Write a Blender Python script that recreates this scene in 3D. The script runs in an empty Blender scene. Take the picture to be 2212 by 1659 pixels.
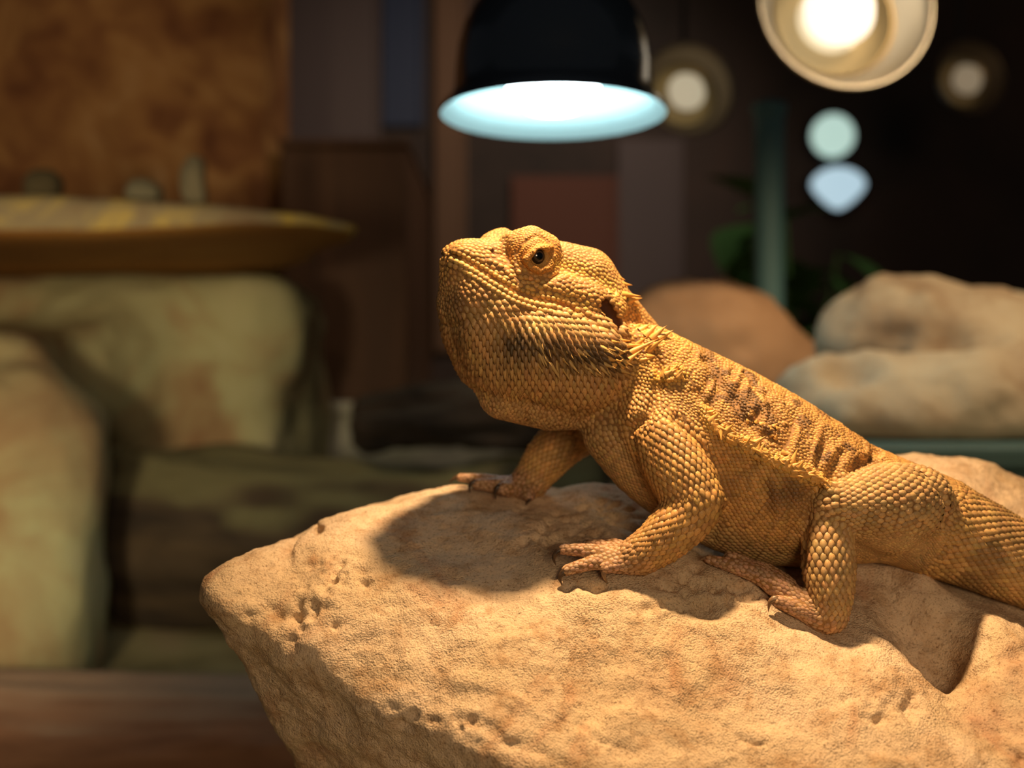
import bpy, math, random
import numpy as np
from mathutils import Vector, Matrix, kdtree

random.seed(7)
rng = np.random.default_rng(11)
scene = bpy.context.scene
C = scene.collection

# ------------------------------------------------------------------ camera, world, lights, exposure
FPX = 2372.0                 # focal length in pixels of a 2212 px wide frame
CAMZ = 0.40
D0 = 0.474                   # distance of the animal's body plane
S = D0 / FPX                 # metres per pixel there

cam_data = bpy.data.cameras.new('camera')
cam = bpy.data.objects.new('camera', cam_data)
C.objects.link(cam)
cam.location = (0, 0, CAMZ)
cam.rotation_euler = (math.pi / 2, 0, 0)
cam_data.sensor_width = 36.0
cam_data.lens = 36.0 * FPX / 2212.0
cam_data.clip_start = 0.01
cam_data.dof.use_dof = True
cam_data.dof.focus_distance = 0.436
cam_data.dof.aperture_fstop = (cam_data.lens / 1000.0) / 0.0076
scene.camera = cam

world = bpy.data.worlds.new('world')
scene.world = world
world.use_nodes = True
world.node_tree.nodes['Background'].inputs['Color'].default_value = (0.75, 0.8, 0.9, 1)
world.node_tree.nodes['Background'].inputs['Strength'].default_value = 0.035

def lamp(name, kind, loc, power, color, size=0.02, target=None, spot=None, blend=0.6):
    l = bpy.data.lights.new(name, kind)
    l.energy = power
    l.color = color
    if kind == 'AREA':
        l.size = size
    else:
        l.shadow_soft_size = size
    if spot:
        l.spot_size = math.radians(spot)
        l.spot_blend = blend
    o = bpy.data.objects.new(name, l)
    C.objects.link(o)
    o.location = loc
    if target is not None:
        o.rotation_euler = (Vector(target) - Vector(loc)).to_track_quat('-Z', 'Y').to_euler()
    return o

# basking bulb just above the frame, over the rock
lamp('basking_light', 'SPOT', (0.041, 0.416, 0.702), 14.8, (1.0, 0.65, 0.34), 0.013, (0.085, 0.44, 0.31), 86, 1.0)
# added warm fill behind the camera, about as high as the animal
lamp('front_fill_light', 'AREA', (0.25, -0.95, 0.62), 6.0, (1.0, 0.70, 0.42), 0.40, (0.05, 0.47, 0.35))
# added fill spots without fixtures: on the left wall, low on the pillar, on the stones, on the back wall
lamp('fill_left_wall', 'SPOT', (-0.95, 1.05, 1.5), 8.0, (1.0, 0.74, 0.48), 0.06, (-0.95, 2.0, 0.85), 75, 0.8)
lamp('fill_pillar', 'SPOT', (-0.32, 0.05, 0.40), 26.0, (1.0, 0.80, 0.50), 0.05, (-0.72, 1.40, 0.42), 52, 0.7)
lamp('fill_stones', 'SPOT', (0.62, 0.62, 1.15), 22.0, (1.0, 0.74, 0.46), 0.05, (0.42, 1.10, 0.42), 60, 0.8)
lamp('fill_back_wall', 'SPOT', (0.35, 1.75, 1.50), 24.0, (1.0, 0.82, 0.66), 0.10, (-0.15, 2.8, 0.70), 95, 0.9)

lamp('fill_plant', 'SPOT', (0.60, 1.55, 1.50), 6.0, (0.9, 1.0, 0.8), 0.06, (0.52, 2.0, 0.60), 40, 0.9)  # added fill spot that brightens the plant, no fixture

scene.view_settings.view_transform = 'Standard'
scene.view_settings.look = 'None'
scene.view_settings.exposure = 0.0
scene.view_settings.gamma = 1.0
scene.view_settings.use_curve_mapping = False

# ------------------------------------------------------------------ helpers
def tag(o, label, cat, group=None, kind=None):
    if label: o['label'] = label
    if cat: o['category'] = cat
    if group: o['group'] = group
    if kind: o['kind'] = kind
    return o

def link(name, mesh, mat=None, parent=None, smooth=True):
    o = bpy.data.objects.new(name, mesh)
    C.objects.link(o)
    if mat is not None and len(mesh.materials) == 0:
        mesh.materials.append(mat)
    if parent is not None:
        o.parent = parent
    if smooth:
        mesh.polygons.foreach_set('use_smooth', np.ones(len(mesh.polygons), dtype=bool))
    return o

def empty(name, loc=(0, 0, 0)):
    o = bpy.data.objects.new(name, None)
    C.objects.link(o)
    o.location = loc
    o.empty_display_size = 0.02
    return o

def np_mesh(name, verts, quads=None, tris=None):
    verts = np.asarray(verts, dtype=np.float32)
    m = bpy.data.meshes.new(name)
    nq = 0 if quads is None else len(quads)
    nt = 0 if tris is None else len(tris)
    m.vertices.add(len(verts))
    m.vertices.foreach_set('co', verts.ravel())
    idx = []
    if nq: idx.append(np.asarray(quads).ravel())
    if nt: idx.append(np.asarray(tris).ravel())
    idx = np.concatenate(idx).astype(np.int32)
    m.loops.add(len(idx))
    m.loops.foreach_set('vertex_index', idx)
    starts = np.concatenate([np.arange(nq) * 4, nq * 4 + np.arange(nt) * 3]).astype(np.int32)
    m.polygons.add(nq + nt)
    m.polygons.foreach_set('loop_start', starts)
    m.update(calc_edges=True)
    m.validate()
    return m

def set_col(mesh, cols, name='Col'):
    a = mesh.attributes.new(name, 'FLOAT_COLOR', 'POINT')
    c = np.ones((len(cols), 4), dtype=np.float32)
    c[:, :3] = cols
    a.data.foreach_set('color', c.ravel())

# value noise, vectorised
def _hash(ix, iy, iz, seed):
    h = (ix.astype(np.uint32) * np.uint32(374761393) + iy.astype(np.uint32) * np.uint32(668265263)
         + iz.astype(np.uint32) * np.uint32(2147483647) + np.uint32(seed * 974711 + 12345))
    h = (h ^ (h >> np.uint32(13))) * np.uint32(1274126177)
    h = (h ^ (h >> np.uint32(16))) * np.uint32(2246822519)
    h = h ^ (h >> np.uint32(15))
    return (h & np.uint32(0xFFFFFF)).astype(np.float32) / np.float32(0xFFFFFF)

def vnoise(p, scale, seed=0):
    q = p / scale
    i = np.floor(q).astype(np.int64)
    f = (q - i).astype(np.float32)
    f = f * f * (3 - 2 * f)
    i = i & 0xFFFFFFFF
    r = 0
    for dx in (0, 1):
        wx = f[:, 0] if dx else 1 - f[:, 0]
        for dy in (0, 1):
            wy = f[:, 1] if dy else 1 - f[:, 1]
            for dz in (0, 1):
                wz = f[:, 2] if dz else 1 - f[:, 2]
                r = r + wx * wy * wz * _hash(i[:, 0] + dx, i[:, 1] + dy, i[:, 2] + dz, seed)
    return r * 2 - 1

def fbm(p, scale, octaves=4, seed=0, gain=0.5):
    r = 0; a = 1.0
    for o in range(octaves):
        r = r + a * vnoise(p + 17.3 * o * scale, scale / (2.0 ** o), seed + o)
        a *= gain
    return r

def sstep(a, b, x):
    t = np.clip((x - a) / (b - a), 0, 1)
    return t * t * (3 - 2 * t)

def smin(a, b, k):
    h = np.maximum(k - np.abs(a - b), 0) / k
    return np.minimum(a, b) - h * h * k * 0.25

def smax(a, b, k):
    return -smin(-a, -b, k)

# isosurface of a distance field (surface nets on a dense grid filled coarse to fine)
def iso_mesh(func, lo, hi, h, M=6, slack=1.6):
    lo = np.array(lo, float); hi = np.array(hi, float)
    nc = np.ceil((hi - lo) / (h * M)).astype(int)
    H = h * M
    cx, cy, cz = [lo[i] + (np.arange(nc[i]) + 0.5) * H for i in range(3)]
    G = np.stack(np.meshgrid(cx, cy, cz, indexing='ij'), -1).reshape(-1, 3).astype(np.float32)
    dc = func(G)
    act = np.abs(dc) < H * slack
    n = nc * M
    F = np.repeat(np.repeat(np.repeat(dc.reshape(nc), M, 0), M, 1), M, 2).astype(np.float32)
    ids = np.argwhere(act.reshape(nc))
    off = np.stack(np.meshgrid(*[np.arange(M)] * 3, indexing='ij'), -1).reshape(-1, 3)
    CH = 1500
    for s in range(0, len(ids), CH):
        g = (ids[s:s + CH, None, :] * M + off[None]).reshape(-1, 3)
        p = (lo + (g + 0.5) * h).astype(np.float32)
        F[g[:, 0], g[:, 1], g[:, 2]] = func(p)
    B = F < 0
    a = np.zeros(tuple(n - 1), dtype=np.int8)
    for dx in (0, 1):
        for dy in (0, 1):
            for dz in (0, 1):
                a += B[dx:n[0] - 1 + dx, dy:n[1] - 1 + dy, dz:n[2] - 1 + dz]
    cells = np.argwhere((a > 0) & (a < 8))
    cid = -np.ones(tuple(n - 1), dtype=np.int32)
    cid[cells[:, 0], cells[:, 1], cells[:, 2]] = np.arange(len(cells))
    acc = np.zeros((len(cells), 3)); cnt = np.zeros(len(cells))
    corners = [(x, y, z) for x in (0, 1) for y in (0, 1) for z in (0, 1)]
    for c0 in corners:
        for ax in range(3):
            if c0[ax]: continue
            c1 = list(c0); c1[ax] = 1
            f0 = F[cells[:, 0] + c0[0], cells[:, 1] + c0[1], cells[:, 2] + c0[2]]
            f1 = F[cells[:, 0] + c1[0], cells[:, 1] + c1[1], cells[:, 2] + c1[2]]
            m = (f0 < 0) != (f1 < 0)
            t = np.where(m, f0 / np.where(m, f0 - f1, 1), 0)
            q = np.tile(np.array(c0, float), (len(cells), 1))
            q[:, ax] = t
            acc[m] += q[m]; cnt[m] += 1
    v = lo + (cells + 0.5 + acc / np.maximum(cnt, 1)[:, None]) * h
    quads = []
    for ax in range(3):
        o1, o2 = [(1, 2), (2, 0), (0, 1)][ax]
        sl0 = [slice(1, n[i] - 1) for i in range(3)]; sl1 = list(sl0)
        sl0[ax] = slice(0, n[ax] - 1); sl1[ax] = slice(1, n[ax])
        A = B[tuple(sl0)]; D = B[tuple(sl1)]
        e = np.argwhere(A != D)
        flip = D[e[:, 0], e[:, 1], e[:, 2]]
        e = e + np.array([0 if i == ax else 1 for i in range(3)])
        def cell(da, db):
            g = e.copy(); g[:, o1] += da; g[:, o2] += db
            return cid[g[:, 0], g[:, 1], g[:, 2]]
        q = np.stack([cell(-1, -1), cell(0, -1), cell(0, 0), cell(-1, 0)], 1)
        q[flip] = q[flip][:, ::-1]
        quads.append(q[(q >= 0).all(1)])
    return v.astype(np.float32), np.concatenate(quads)

def subdivide(v, q):
    e = np.concatenate([q[:, [0, 1]], q[:, [1, 2]], q[:, [2, 3]], q[:, [3, 0]]])
    es = np.sort(e, 1)
    key = es[:, 0].astype(np.int64) * (len(v) + 1) + es[:, 1]
    uq, first, inv = np.unique(key, return_index=True, return_inverse=True)
    ev = (v[es[first, 0]] + v[es[first, 1]]) * 0.5
    fv = v[q].mean(1)
    ne = len(v); nf = ne + len(ev)
    nQ = len(q)
    em = inv.reshape(4, nQ).T + ne
    fc = nf + np.arange(nQ)
    out = []
    for i in range(4):
        out.append(np.stack([q[:, i], em[:, i], fc, em[:, (i + 3) % 4]], 1))
    return np.concatenate([v, ev, fv]).astype(np.float32), np.concatenate(out)

def grad(func, p, e):
    d = func(p)
    g = np.zeros_like(p)
    for i in range(3):
        q = p.copy(); q[:, i] += e
        g[:, i] = (func(q) - d) / e
    return d, g

def project(func, p, e, it=1, clampd=6.0):
    for _ in range(it):
        d, g = grad(func, p, e)
        n2 = np.maximum((g * g).sum(1), 0.15)
        p = p - (np.clip(d, -clampd, clampd) / n2)[:, None] * g
    return p.astype(np.float32)

def vnormals(v, q):
    n = np.cross(v[q[:, 2]] - v[q[:, 0]], v[q[:, 3]] - v[q[:, 1]])
    out = np.zeros((len(v), 3))
    for i in range(4):
        for k in range(3):
            out[:, k] += np.bincount(q[:, i], n[:, k], len(v))
    return out / np.maximum(np.linalg.norm(out, axis=1), 1e-9)[:, None]

def project_n(func, v, q, clampd=5.0):
    n = vnormals(v, q)
    return (v - (np.clip(func(v), -clampd, clampd) * 0.9)[:, None] * n).astype(np.float32)

# ------------------------------------------------------------------ materials
def new_mat(name):
    m = bpy.data.materials.new(name)
    m.use_nodes = True
    nt = m.node_tree
    b = nt.nodes['Principled BSDF']
    return m, nt, b

def N(nt, t, **kw):
    n = nt.nodes.new(t)
    for k, v in kw.items():
        setattr(n, k, v)
    return n

def ramp(nt, stops, src):
    r = N(nt, 'ShaderNodeValToRGB')
    el = r.color_ramp.elements
    while len(el) < len(stops):
        el.new(0.5)
    for e, (p, c) in zip(el, stops):
        e.position = p
        e.color = (c[0], c[1], c[2], 1)
    nt.links.new(src, r.inputs['Fac'])
    return r

def noise_node(nt, scale, detail=6, rough=0.55, coord=None, dist=0.0):
    n = N(nt, 'ShaderNodeTexNoise')
    n.inputs['Scale'].default_value = scale
    n.inputs['Detail'].default_value = detail
    n.inputs['Roughness'].default_value = rough
    n.inputs['Distortion'].default_value = dist
    if coord is not None:
        nt.links.new(coord, n.inputs['Vector'])
    return n

def obj_coord(nt):
    return N(nt, 'ShaderNodeTexCoord').outputs['Object']

def plain(name, col, rough=0.6, metal=0.0, spec=0.5):
    m, nt, b = new_mat(name)
    b.inputs['Base Color'].default_value = (*col, 1)
    b.inputs['Roughness'].default_value = rough
    b.inputs['Metallic'].default_value = metal
    b.inputs['Specular IOR Level'].default_value = spec
    return m

def mottled(name, stops, scale, rough=0.85, bump=0.3, bdist=0.004, bscale=None, detail=8, stretch=None, dist=0.3, spec=0.2):
    m, nt, b = new_mat(name)
    co = obj_coord(nt)
    if stretch:
        mp = N(nt, 'ShaderNodeMapping')
        mp.inputs['Scale'].default_value = stretch
        nt.links.new(co, mp.inputs['Vector'])
        co = mp.outputs['Vector']
    n = noise_node(nt, scale, detail, 0.6, co, dist)
    r = ramp(nt, stops, n.outputs['Fac'])
    nt.links.new(r.outputs['Color'], b.inputs['Base Color'])
    b.inputs['Roughness'].default_value = rough
    b.inputs['Specular IOR Level'].default_value = spec
    n2 = noise_node(nt, bscale or scale * 4, 8, 0.65, co)
    bp = N(nt, 'ShaderNodeBump')
    bp.inputs['Strength'].default_value = bump
    bp.inputs['Distance'].default_value = bdist
    nt.links.new(n2.outputs['Fac'], bp.inputs['Height'])
    nt.links.new(bp.outputs['Normal'], b.inputs['Normal'])
    return m

def emitter(name, col, strength):
    m, nt, b = new_mat(name)
    b.inputs['Base Color'].default_value = (*col, 1)
    b.inputs['Emission Color'].default_value = (*col, 1)
    b.inputs['Emission Strength'].default_value = strength
    return m

def W(u, v, d):
    """world point seen at pixel (u, v) at distance d"""
    return Vector(((u - 1106) / FPX * d, d, CAMZ - (v - 829.5) / FPX * d))

# body-plane units: one unit is one pixel at distance D0, origin on the optical axis
def P(u, v, w=0.0):
    k = 1 + w / FPX
    return np.array([(u - 1106) * k, w, (829.5 - v) * k], dtype=np.float64)

def wmap(w):
    return w if w > -60 else -60 + (w + 60) * 0.6

def to_world(p):
    p = np.asarray(p, dtype=np.float64)
    return np.stack([p[..., 0] * S, D0 + p[..., 1] * S, CAMZ + p[..., 2] * S], -1)

def uv_of(p):
    k = 1 + p[:, 1] / FPX
    return 1106 + p[:, 0] / k, 829.5 - p[:, 2] / k

# ------------------------------------------------------------------ floor, walls, ceiling
def floor_z(x, y):
    y = np.asarray(y, float); x = np.asarray(x, float)
    base = np.clip(0.055 + (y - 1.0) * 0.13, 0.0, 0.14)
    return base

def grid_mesh(name, x0, x1, nx, y0, y1, ny, fz):
    xs = np.linspace(x0, x1, nx); ys = np.linspace(y0, y1, ny)
    X, Y = np.meshgrid(xs, ys, indexing='ij')
    V = np.stack([X, Y, fz(X, Y)], -1).reshape(-1, 3)
    i, j = np.meshgrid(np.arange(nx - 1), np.arange(ny - 1), indexing='ij')
    a = (i * ny + j).ravel()
    return np_mesh(name, V, np.stack([a, a + ny, a + ny + 1, a + 1], 1))

M_sand = mottled('sand', [(0.3, (0.16, 0.13, 0.06)), (0.55, (0.30, 0.26, 0.13)), (0.75, (0.36, 0.27, 0.16))], 7, 0.95, 0.4, 0.006)
M_leftwall = mottled('painted_rock_wall', [(0.28, (0.10, 0.035, 0.015)), (0.45, (0.20, 0.085, 0.03)), (0.6, (0.30, 0.15, 0.05)), (0.78, (0.40, 0.24, 0.11))], 9.0, 0.9, 0.5, 0.02, dist=1.0)
M_back = mottled('dark_wall', [(0.3, (0.035, 0.028, 0.024)), (0.6, (0.070, 0.046, 0.036)), (0.8, (0.10, 0.055, 0.038))], 2.2, 0.7, 0.0)
M_ceil = plain('dark_ceiling', (0.02, 0.02, 0.022), 0.9)

fm = grid_mesh('floor', -1.6, 2.2, 40, -0.8, 3.0, 60, lambda x, y: floor_z(x, y) + 0.004 * np.sin(x * 23) * np.sin(y * 19))
tag(link('floor', fm, M_sand), 'pale greenish sand floor of the enclosure', None, kind='structure')

def box_mesh(name, x0, x1, y0, y1, z0, z1, bevel=0.0):
    import bmesh
    bm = bmesh.new()
    bmesh.ops.create_cube(bm, size=1.0)
    for v in bm.verts:
        v.co = Vector((x0 + (v.co.x + 0.5) * (x1 - x0), y0 + (v.co.y + 0.5) * (y1 - y0), z0 + (v.co.z + 0.5) * (z1 - z0)))
    if bevel:
        bmesh.ops.bevel(bm, geom=list(bm.edges), offset=bevel, segments=3, profile=0.5, affect='EDGES')
    m = bpy.data.meshes.new(name)
    bm.to_mesh(m); bm.free()
    return m

def wl(X, Z):
    p = np.stack([X.ravel(), Z.ravel(), 0 * X.ravel()], 1).astype(np.float32)
    return (2.0 - 0.05 * fbm(p, 0.35, 4, 3)).reshape(X.shape)
# left wall: a relief panel of cast rock, closed at the sides
nx, nz = 70, 80
xs = np.linspace(-1.6, -0.43, nx); zs = np.linspace(0.0, 1.7, nz)
X, Z = np.meshgrid(xs, zs, indexing='ij')
Yf = wl(X, Z)
Yf[-1, :] = 2.12; Yf[0, :] = 2.12
V = np.stack([X, Yf, Z], -1).reshape(-1, 3)
Vb = np.stack([X[[0, -1]], np.full((2, nz), 2.14), Z[[0, -1]]], -1).reshape(-1, 3)
i, j = np.meshgrid(np.arange(nx - 1), np.arange(nz - 1), indexing='ij')
a = (i * nz + j).ravel()
q = np.stack([a, a + nz, a + nz + 1, a + 1], 1)
wm = np_mesh('wall_left', V, q)
tag(link('wall_left', wm, M_leftwall), 'mottled brown painted rock wall behind the ledge', None, kind='structure')
tag(link('wall_back', box_mesh('wall_back', -1.6, 2.2, 2.9, 3.0, 0, 1.75), M_back, smooth=False), 'dark brown back wall', None, kind='structure')
tag(link('ceiling', box_mesh('ceiling', -1.6, 2.2, 0.55, 3.0, 1.7, 1.75), M_ceil, smooth=False), 'dark ceiling', None, kind='structure')

# ------------------------------------------------------------------ the basking rock
def tps_fit(pts):
    pts = np.array(pts, float)
    xy = pts[:, :2] / 1000.0; z = pts[:, 2]
    n = len(xy)
    r = np.linalg.norm(xy[:, None] - xy[None], axis=2)
    K = np.where(r > 0, r * r * np.log(np.maximum(r, 1e-9)), 0) + np.eye(n) * 0.0006
    Pm = np.concatenate([np.ones((n, 1)), xy], 1)
    A = np.block([[K, Pm], [Pm.T, np.zeros((3, 3))]])
    sol = np.linalg.solve(A, np.concatenate([z, np.zeros(3)]))
    def f(x, y):
        q = np.stack([x, y], -1) / 1000.0
        rr = np.linalg.norm(q[..., None, :] - xy, axis=-1)
        k = np.where(rr > 0, rr * rr * np.log(np.maximum(rr, 1e-9)), 0)
        return k @ sol[:n] + sol[n] + q @ sol[n + 1:]
    return f

# places where feet, belly and tail touch it
CONTACTS = [(1225, 1257, -228), (1312, 1260, -242), (1400, 1242, -215),
    (1000, 1050, 220), (1075, 1080, 168), (1140, 1090, 168),
    (1790, 1370, -245), (1660, 1324, -268), (1530, 1220, -140), (1620, 1250, -165), (1720, 1328, -235),
    (2060, 1278, -10), (2212, 1326, -10)]
CONTACTS = [(c[0], c[1], wmap(c[2])) for c in CONTACTS]
ROCK_PTS = CONTACTS + [
    (1300, 1212, -95), (1180, 1130, 50),
    (1600, 1240, -10), (1720, 1252, -10), (1880, 1258, -30), (2420, 1392, 0), (2720, 1446, 0), (3050, 1470, 0),
    (900, 1064, 215), (780, 1094, 120), (640, 1170, 20), (560, 1192, -20), (490, 1218, -60), (440, 1275, -120),
    (480, 1222, 120), (440, 1290, 60), (600, 1190, 180), (720, 1130, 220), (800, 1095, 300), (560, 1230, 350), (300, 1400, 0),
    (560, 1290, -140), (600, 1375, -190), (700, 1300, -180), (700, 1395, -230), (760, 1530, -275), (900, 1300, -185), (850, 1200, -80), (1000, 1200, -60),
    (1100, 1330, -210), (1000, 1480, -300), (1300, 1450, -280), (1150, 1650, -390), (1300, 1640, -385), (1600, 1500, -310), (1600, 1659, -405), (1900, 1600, -375), (1500, 1340, -210),
    (1900, 1398, -215), (1945, 1422, -230), (2030, 1492, -275), (2090, 1555, -318),
    (1985, 1425, -108), (2050, 1487, -152), (2150, 1462, -262), (2212, 1432, -252), (2170, 1580, -330), (2212, 1659, -382),
    (1900, 1335, -140), (2000, 1290, -90), (2120, 1350, -165), (2212, 1375, -170), (2500, 1500, -230), (2900, 1560, -230),
    (960, 1052, 300), (1150, 1054, 310), (1290, 1047, 310), (1400, 1060, 300), (1100, 1100, 470), (1400, 1100, 470),
    (1700, 1060, 280), (2060, 1004, 330), (2212, 1032, 340), (2500, 1090, 340), (2212, 1090, 560), (2900, 1250, 340),
]
_f = tps_fit([P(*c) for c in ROCK_PTS])
RX0, RX1, RY0, RY1, RH = -780.0, 2200.0, -640.0, 780.0, 10.0
_gx = np.arange(RX0, RX1 + 1, RH); _gy = np.arange(RY0, RY1 + 1, RH)
_tab = np.stack([_f(np.full_like(_gy, x), _gy) for x in _gx], 0)

def rock_top(x, y):
    fx = np.clip((x - RX0) / RH, 0, len(_gx) - 1.001); fy = np.clip((y - RY0) / RH, 0, len(_gy) - 1.001)
    i = fx.astype(int); j = fy.astype(int); fx = fx - i; fy = fy - j
    return ((_tab[i, j] * (1 - fx) + _tab[i + 1, j] * fx) * (1 - fy) + (_tab[i, j + 1] * (1 - fx) + _tab[i + 1, j + 1] * fx) * fy)

def unit(v):
    v = np.array(v, float); return v / np.linalg.norm(v)

ROCK_PLANES = [
    (unit((-0.5, -0.75, -0.43)), P(1150, 1668, -430), 38),
    (unit((-0.9, -0.05, -0.42)), P(430, 1300, -100), 45),
    (unit((0.0, 1.0, 0.15)), np.array([0, 640.0, -300]), 80),
    (unit((0.0, 0.0, -1.0)), np.array([0, 0, -1060.0]), 60),
    (unit((1.0, 0.0, 0.1)), np.array([2080.0, 0, -600]), 80),
    (unit((0.05, -1.0, -0.35)), np.array([600, -560.0, -760]), 60),
]
# cracks and edges traced along the stone: (points, width, depth)
ROCK_CRACKS = [
    ([(1918, 1255), (1932, 1290), (1952, 1325), (1985, 1385), (2005, 1400)], 6, 12),
    ([(1860, 1372), (1945, 1424), (2030, 1494), (2095, 1558), (2150, 1600), (2212, 1640)], 7, 14),
    ([(2045, 1500), (2100, 1462), (2160, 1430), (2212, 1405)], 8, 12),
    ([(2125, 1375), (2133, 1405), (2145, 1432)], 4, 7),
    ([(925, 1415), (945, 1450), (960, 1470)], 4, 6),
    ([(980, 1535), (1040, 1560), (1090, 1605), (1170, 1625)], 7, 9),
    ([(1185, 1540), (1250, 1570), (1330, 1615)], 4, 6),
    ([(1570, 1575), (1610, 1605), (1650, 1612)], 4, 6),
    ([(640, 1165), (618, 1200), (612, 1235)], 8, 14),
    ([(700, 1125), (690, 1150)], 7, 10),
    ([(1440, 1300), (1500, 1312), (1560, 1330)], 6, 5),
]
def rock_base(p):
    x, y, z = p[:, 0], p[:, 1], p[:, 2]
    d = (z - rock_top(x, y)) * 0.8
    for n, o, k in ROCK_PLANES:
        d = smax(d, (p - o.astype(np.float32)) @ n.astype(np.float32), k)
    return d

CAM = np.array([0.0, -FPX, 0.0])
def pick(func, uvs, near=-700.0, far=700.0, it=70):
    """points where the lines of sight through the given pixels first meet a distance field"""
    uvs = np.array(uvs, float)
    d = np.stack([(uvs[:, 0] - 1106) / FPX, np.ones(len(uvs)), (829.5 - uvs[:, 1]) / FPX], 1)
    t = np.full(len(uvs), FPX + near)
    for _ in range(it):
        p = CAM + d * t[:, None]
        s = func(p.astype(np.float32))
        t = np.minimum(t + np.clip(s * 0.7, -20, 60), FPX + far)
    return CAM + d * t[:, None]

def seg_dist(p, pts):
    best = np.full(len(p), 1e9, dtype=np.float32)
    for a, b in zip(pts[:-1], pts[1:]):
        a = a.astype(np.float32); ab = (b - a).astype(np.float32)
        t = np.clip(((p - a) @ ab) / max(float(ab @ ab), 1e-6), 0, 1)
        best = np.minimum(best, np.linalg.norm(p - a - t[:, None] * ab, axis=1))
    return best

_cr = []
for pts, wd, dp in ROCK_CRACKS:
    pp = pick(rock_base, pts)
    _cr.append((pp, wd * 1.25, dp * 1.7, pp.min(0) - 40, pp.max(0) + 40))
_pit = []
for cx, cy, sx, sy, n in [(1590, 1275, 90, 36, 34), (1180, 1150, 110, 45, 45), (1330, 1110, 70, 35, 25), (720, 1235, 70, 50, 26), (1450, 1265, 60, 20, 8), (640, 1330, 110, 40, 24), (1270, 1268, 60, 12, 8), (1480, 1310, 90, 25, 14), (900, 1560, 120, 25, 14), (1900, 1520, 160, 60, 18)]:
    for _ in range(n):
        _pit.append((cx + random.gauss(0, sx * 0.5), cy + random.gauss(0, sy * 0.5), random.uniform(4.5, 13)))
_pp = pick(rock_base, [(a, b) for a, b, r in _pit])

_CONTACT = np.array([P(*c) for c in CONTACTS], np.float32)
def calm(q):
    m = np.ones(len(q), np.float32)
    for c in _CONTACT:
        m = np.minimum(m, 1 - 0.85 * np.exp(-(((q - c) ** 2).sum(1)) / 55.0 ** 2))
    return m

def rock_sdf(p):
    d = rock_base(p)
    near = np.abs(d) < 60
    q = p[near]
    if len(q):
        e = d[near] - 10 * fbm(q, 150, 2, 1) * calm(q)
        for pp, wd, dp, lo, hi in _cr:
            m = ((q > lo) & (q < hi)).all(1)
            if m.any():
                qq = q[m]
                ds = seg_dist(qq + 4 * np.stack([vnoise(qq, 20, 31), vnoise(qq, 20, 32), vnoise(qq, 20, 33)], 1), pp)
                e[m] += dp * np.exp(-(ds / wd) ** 2)
        d = d.copy(); d[near] = e
    return d

def rock_relief(q):
    e = (3.6 * fbm(q, 52, 3, 5) + 2.2 * fbm(q, 15, 2, 9)) * calm(q)
    e = e + 2.5 * np.tanh(3 * vnoise(q * np.array([1, 1, 2.5], np.float32), 70, 21))
    for c, (_, _, r) in zip(_pp, _pit):
        m = np.nonzero(np.abs(q[:, 0] - c[0]) < 2.5 * r)[0]
        dd = np.linalg.norm(q[m] - c.astype(np.float32), axis=1)
        e[m] -= 1.15 * r * np.exp(-(dd / r) ** 2)
    return e

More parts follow.
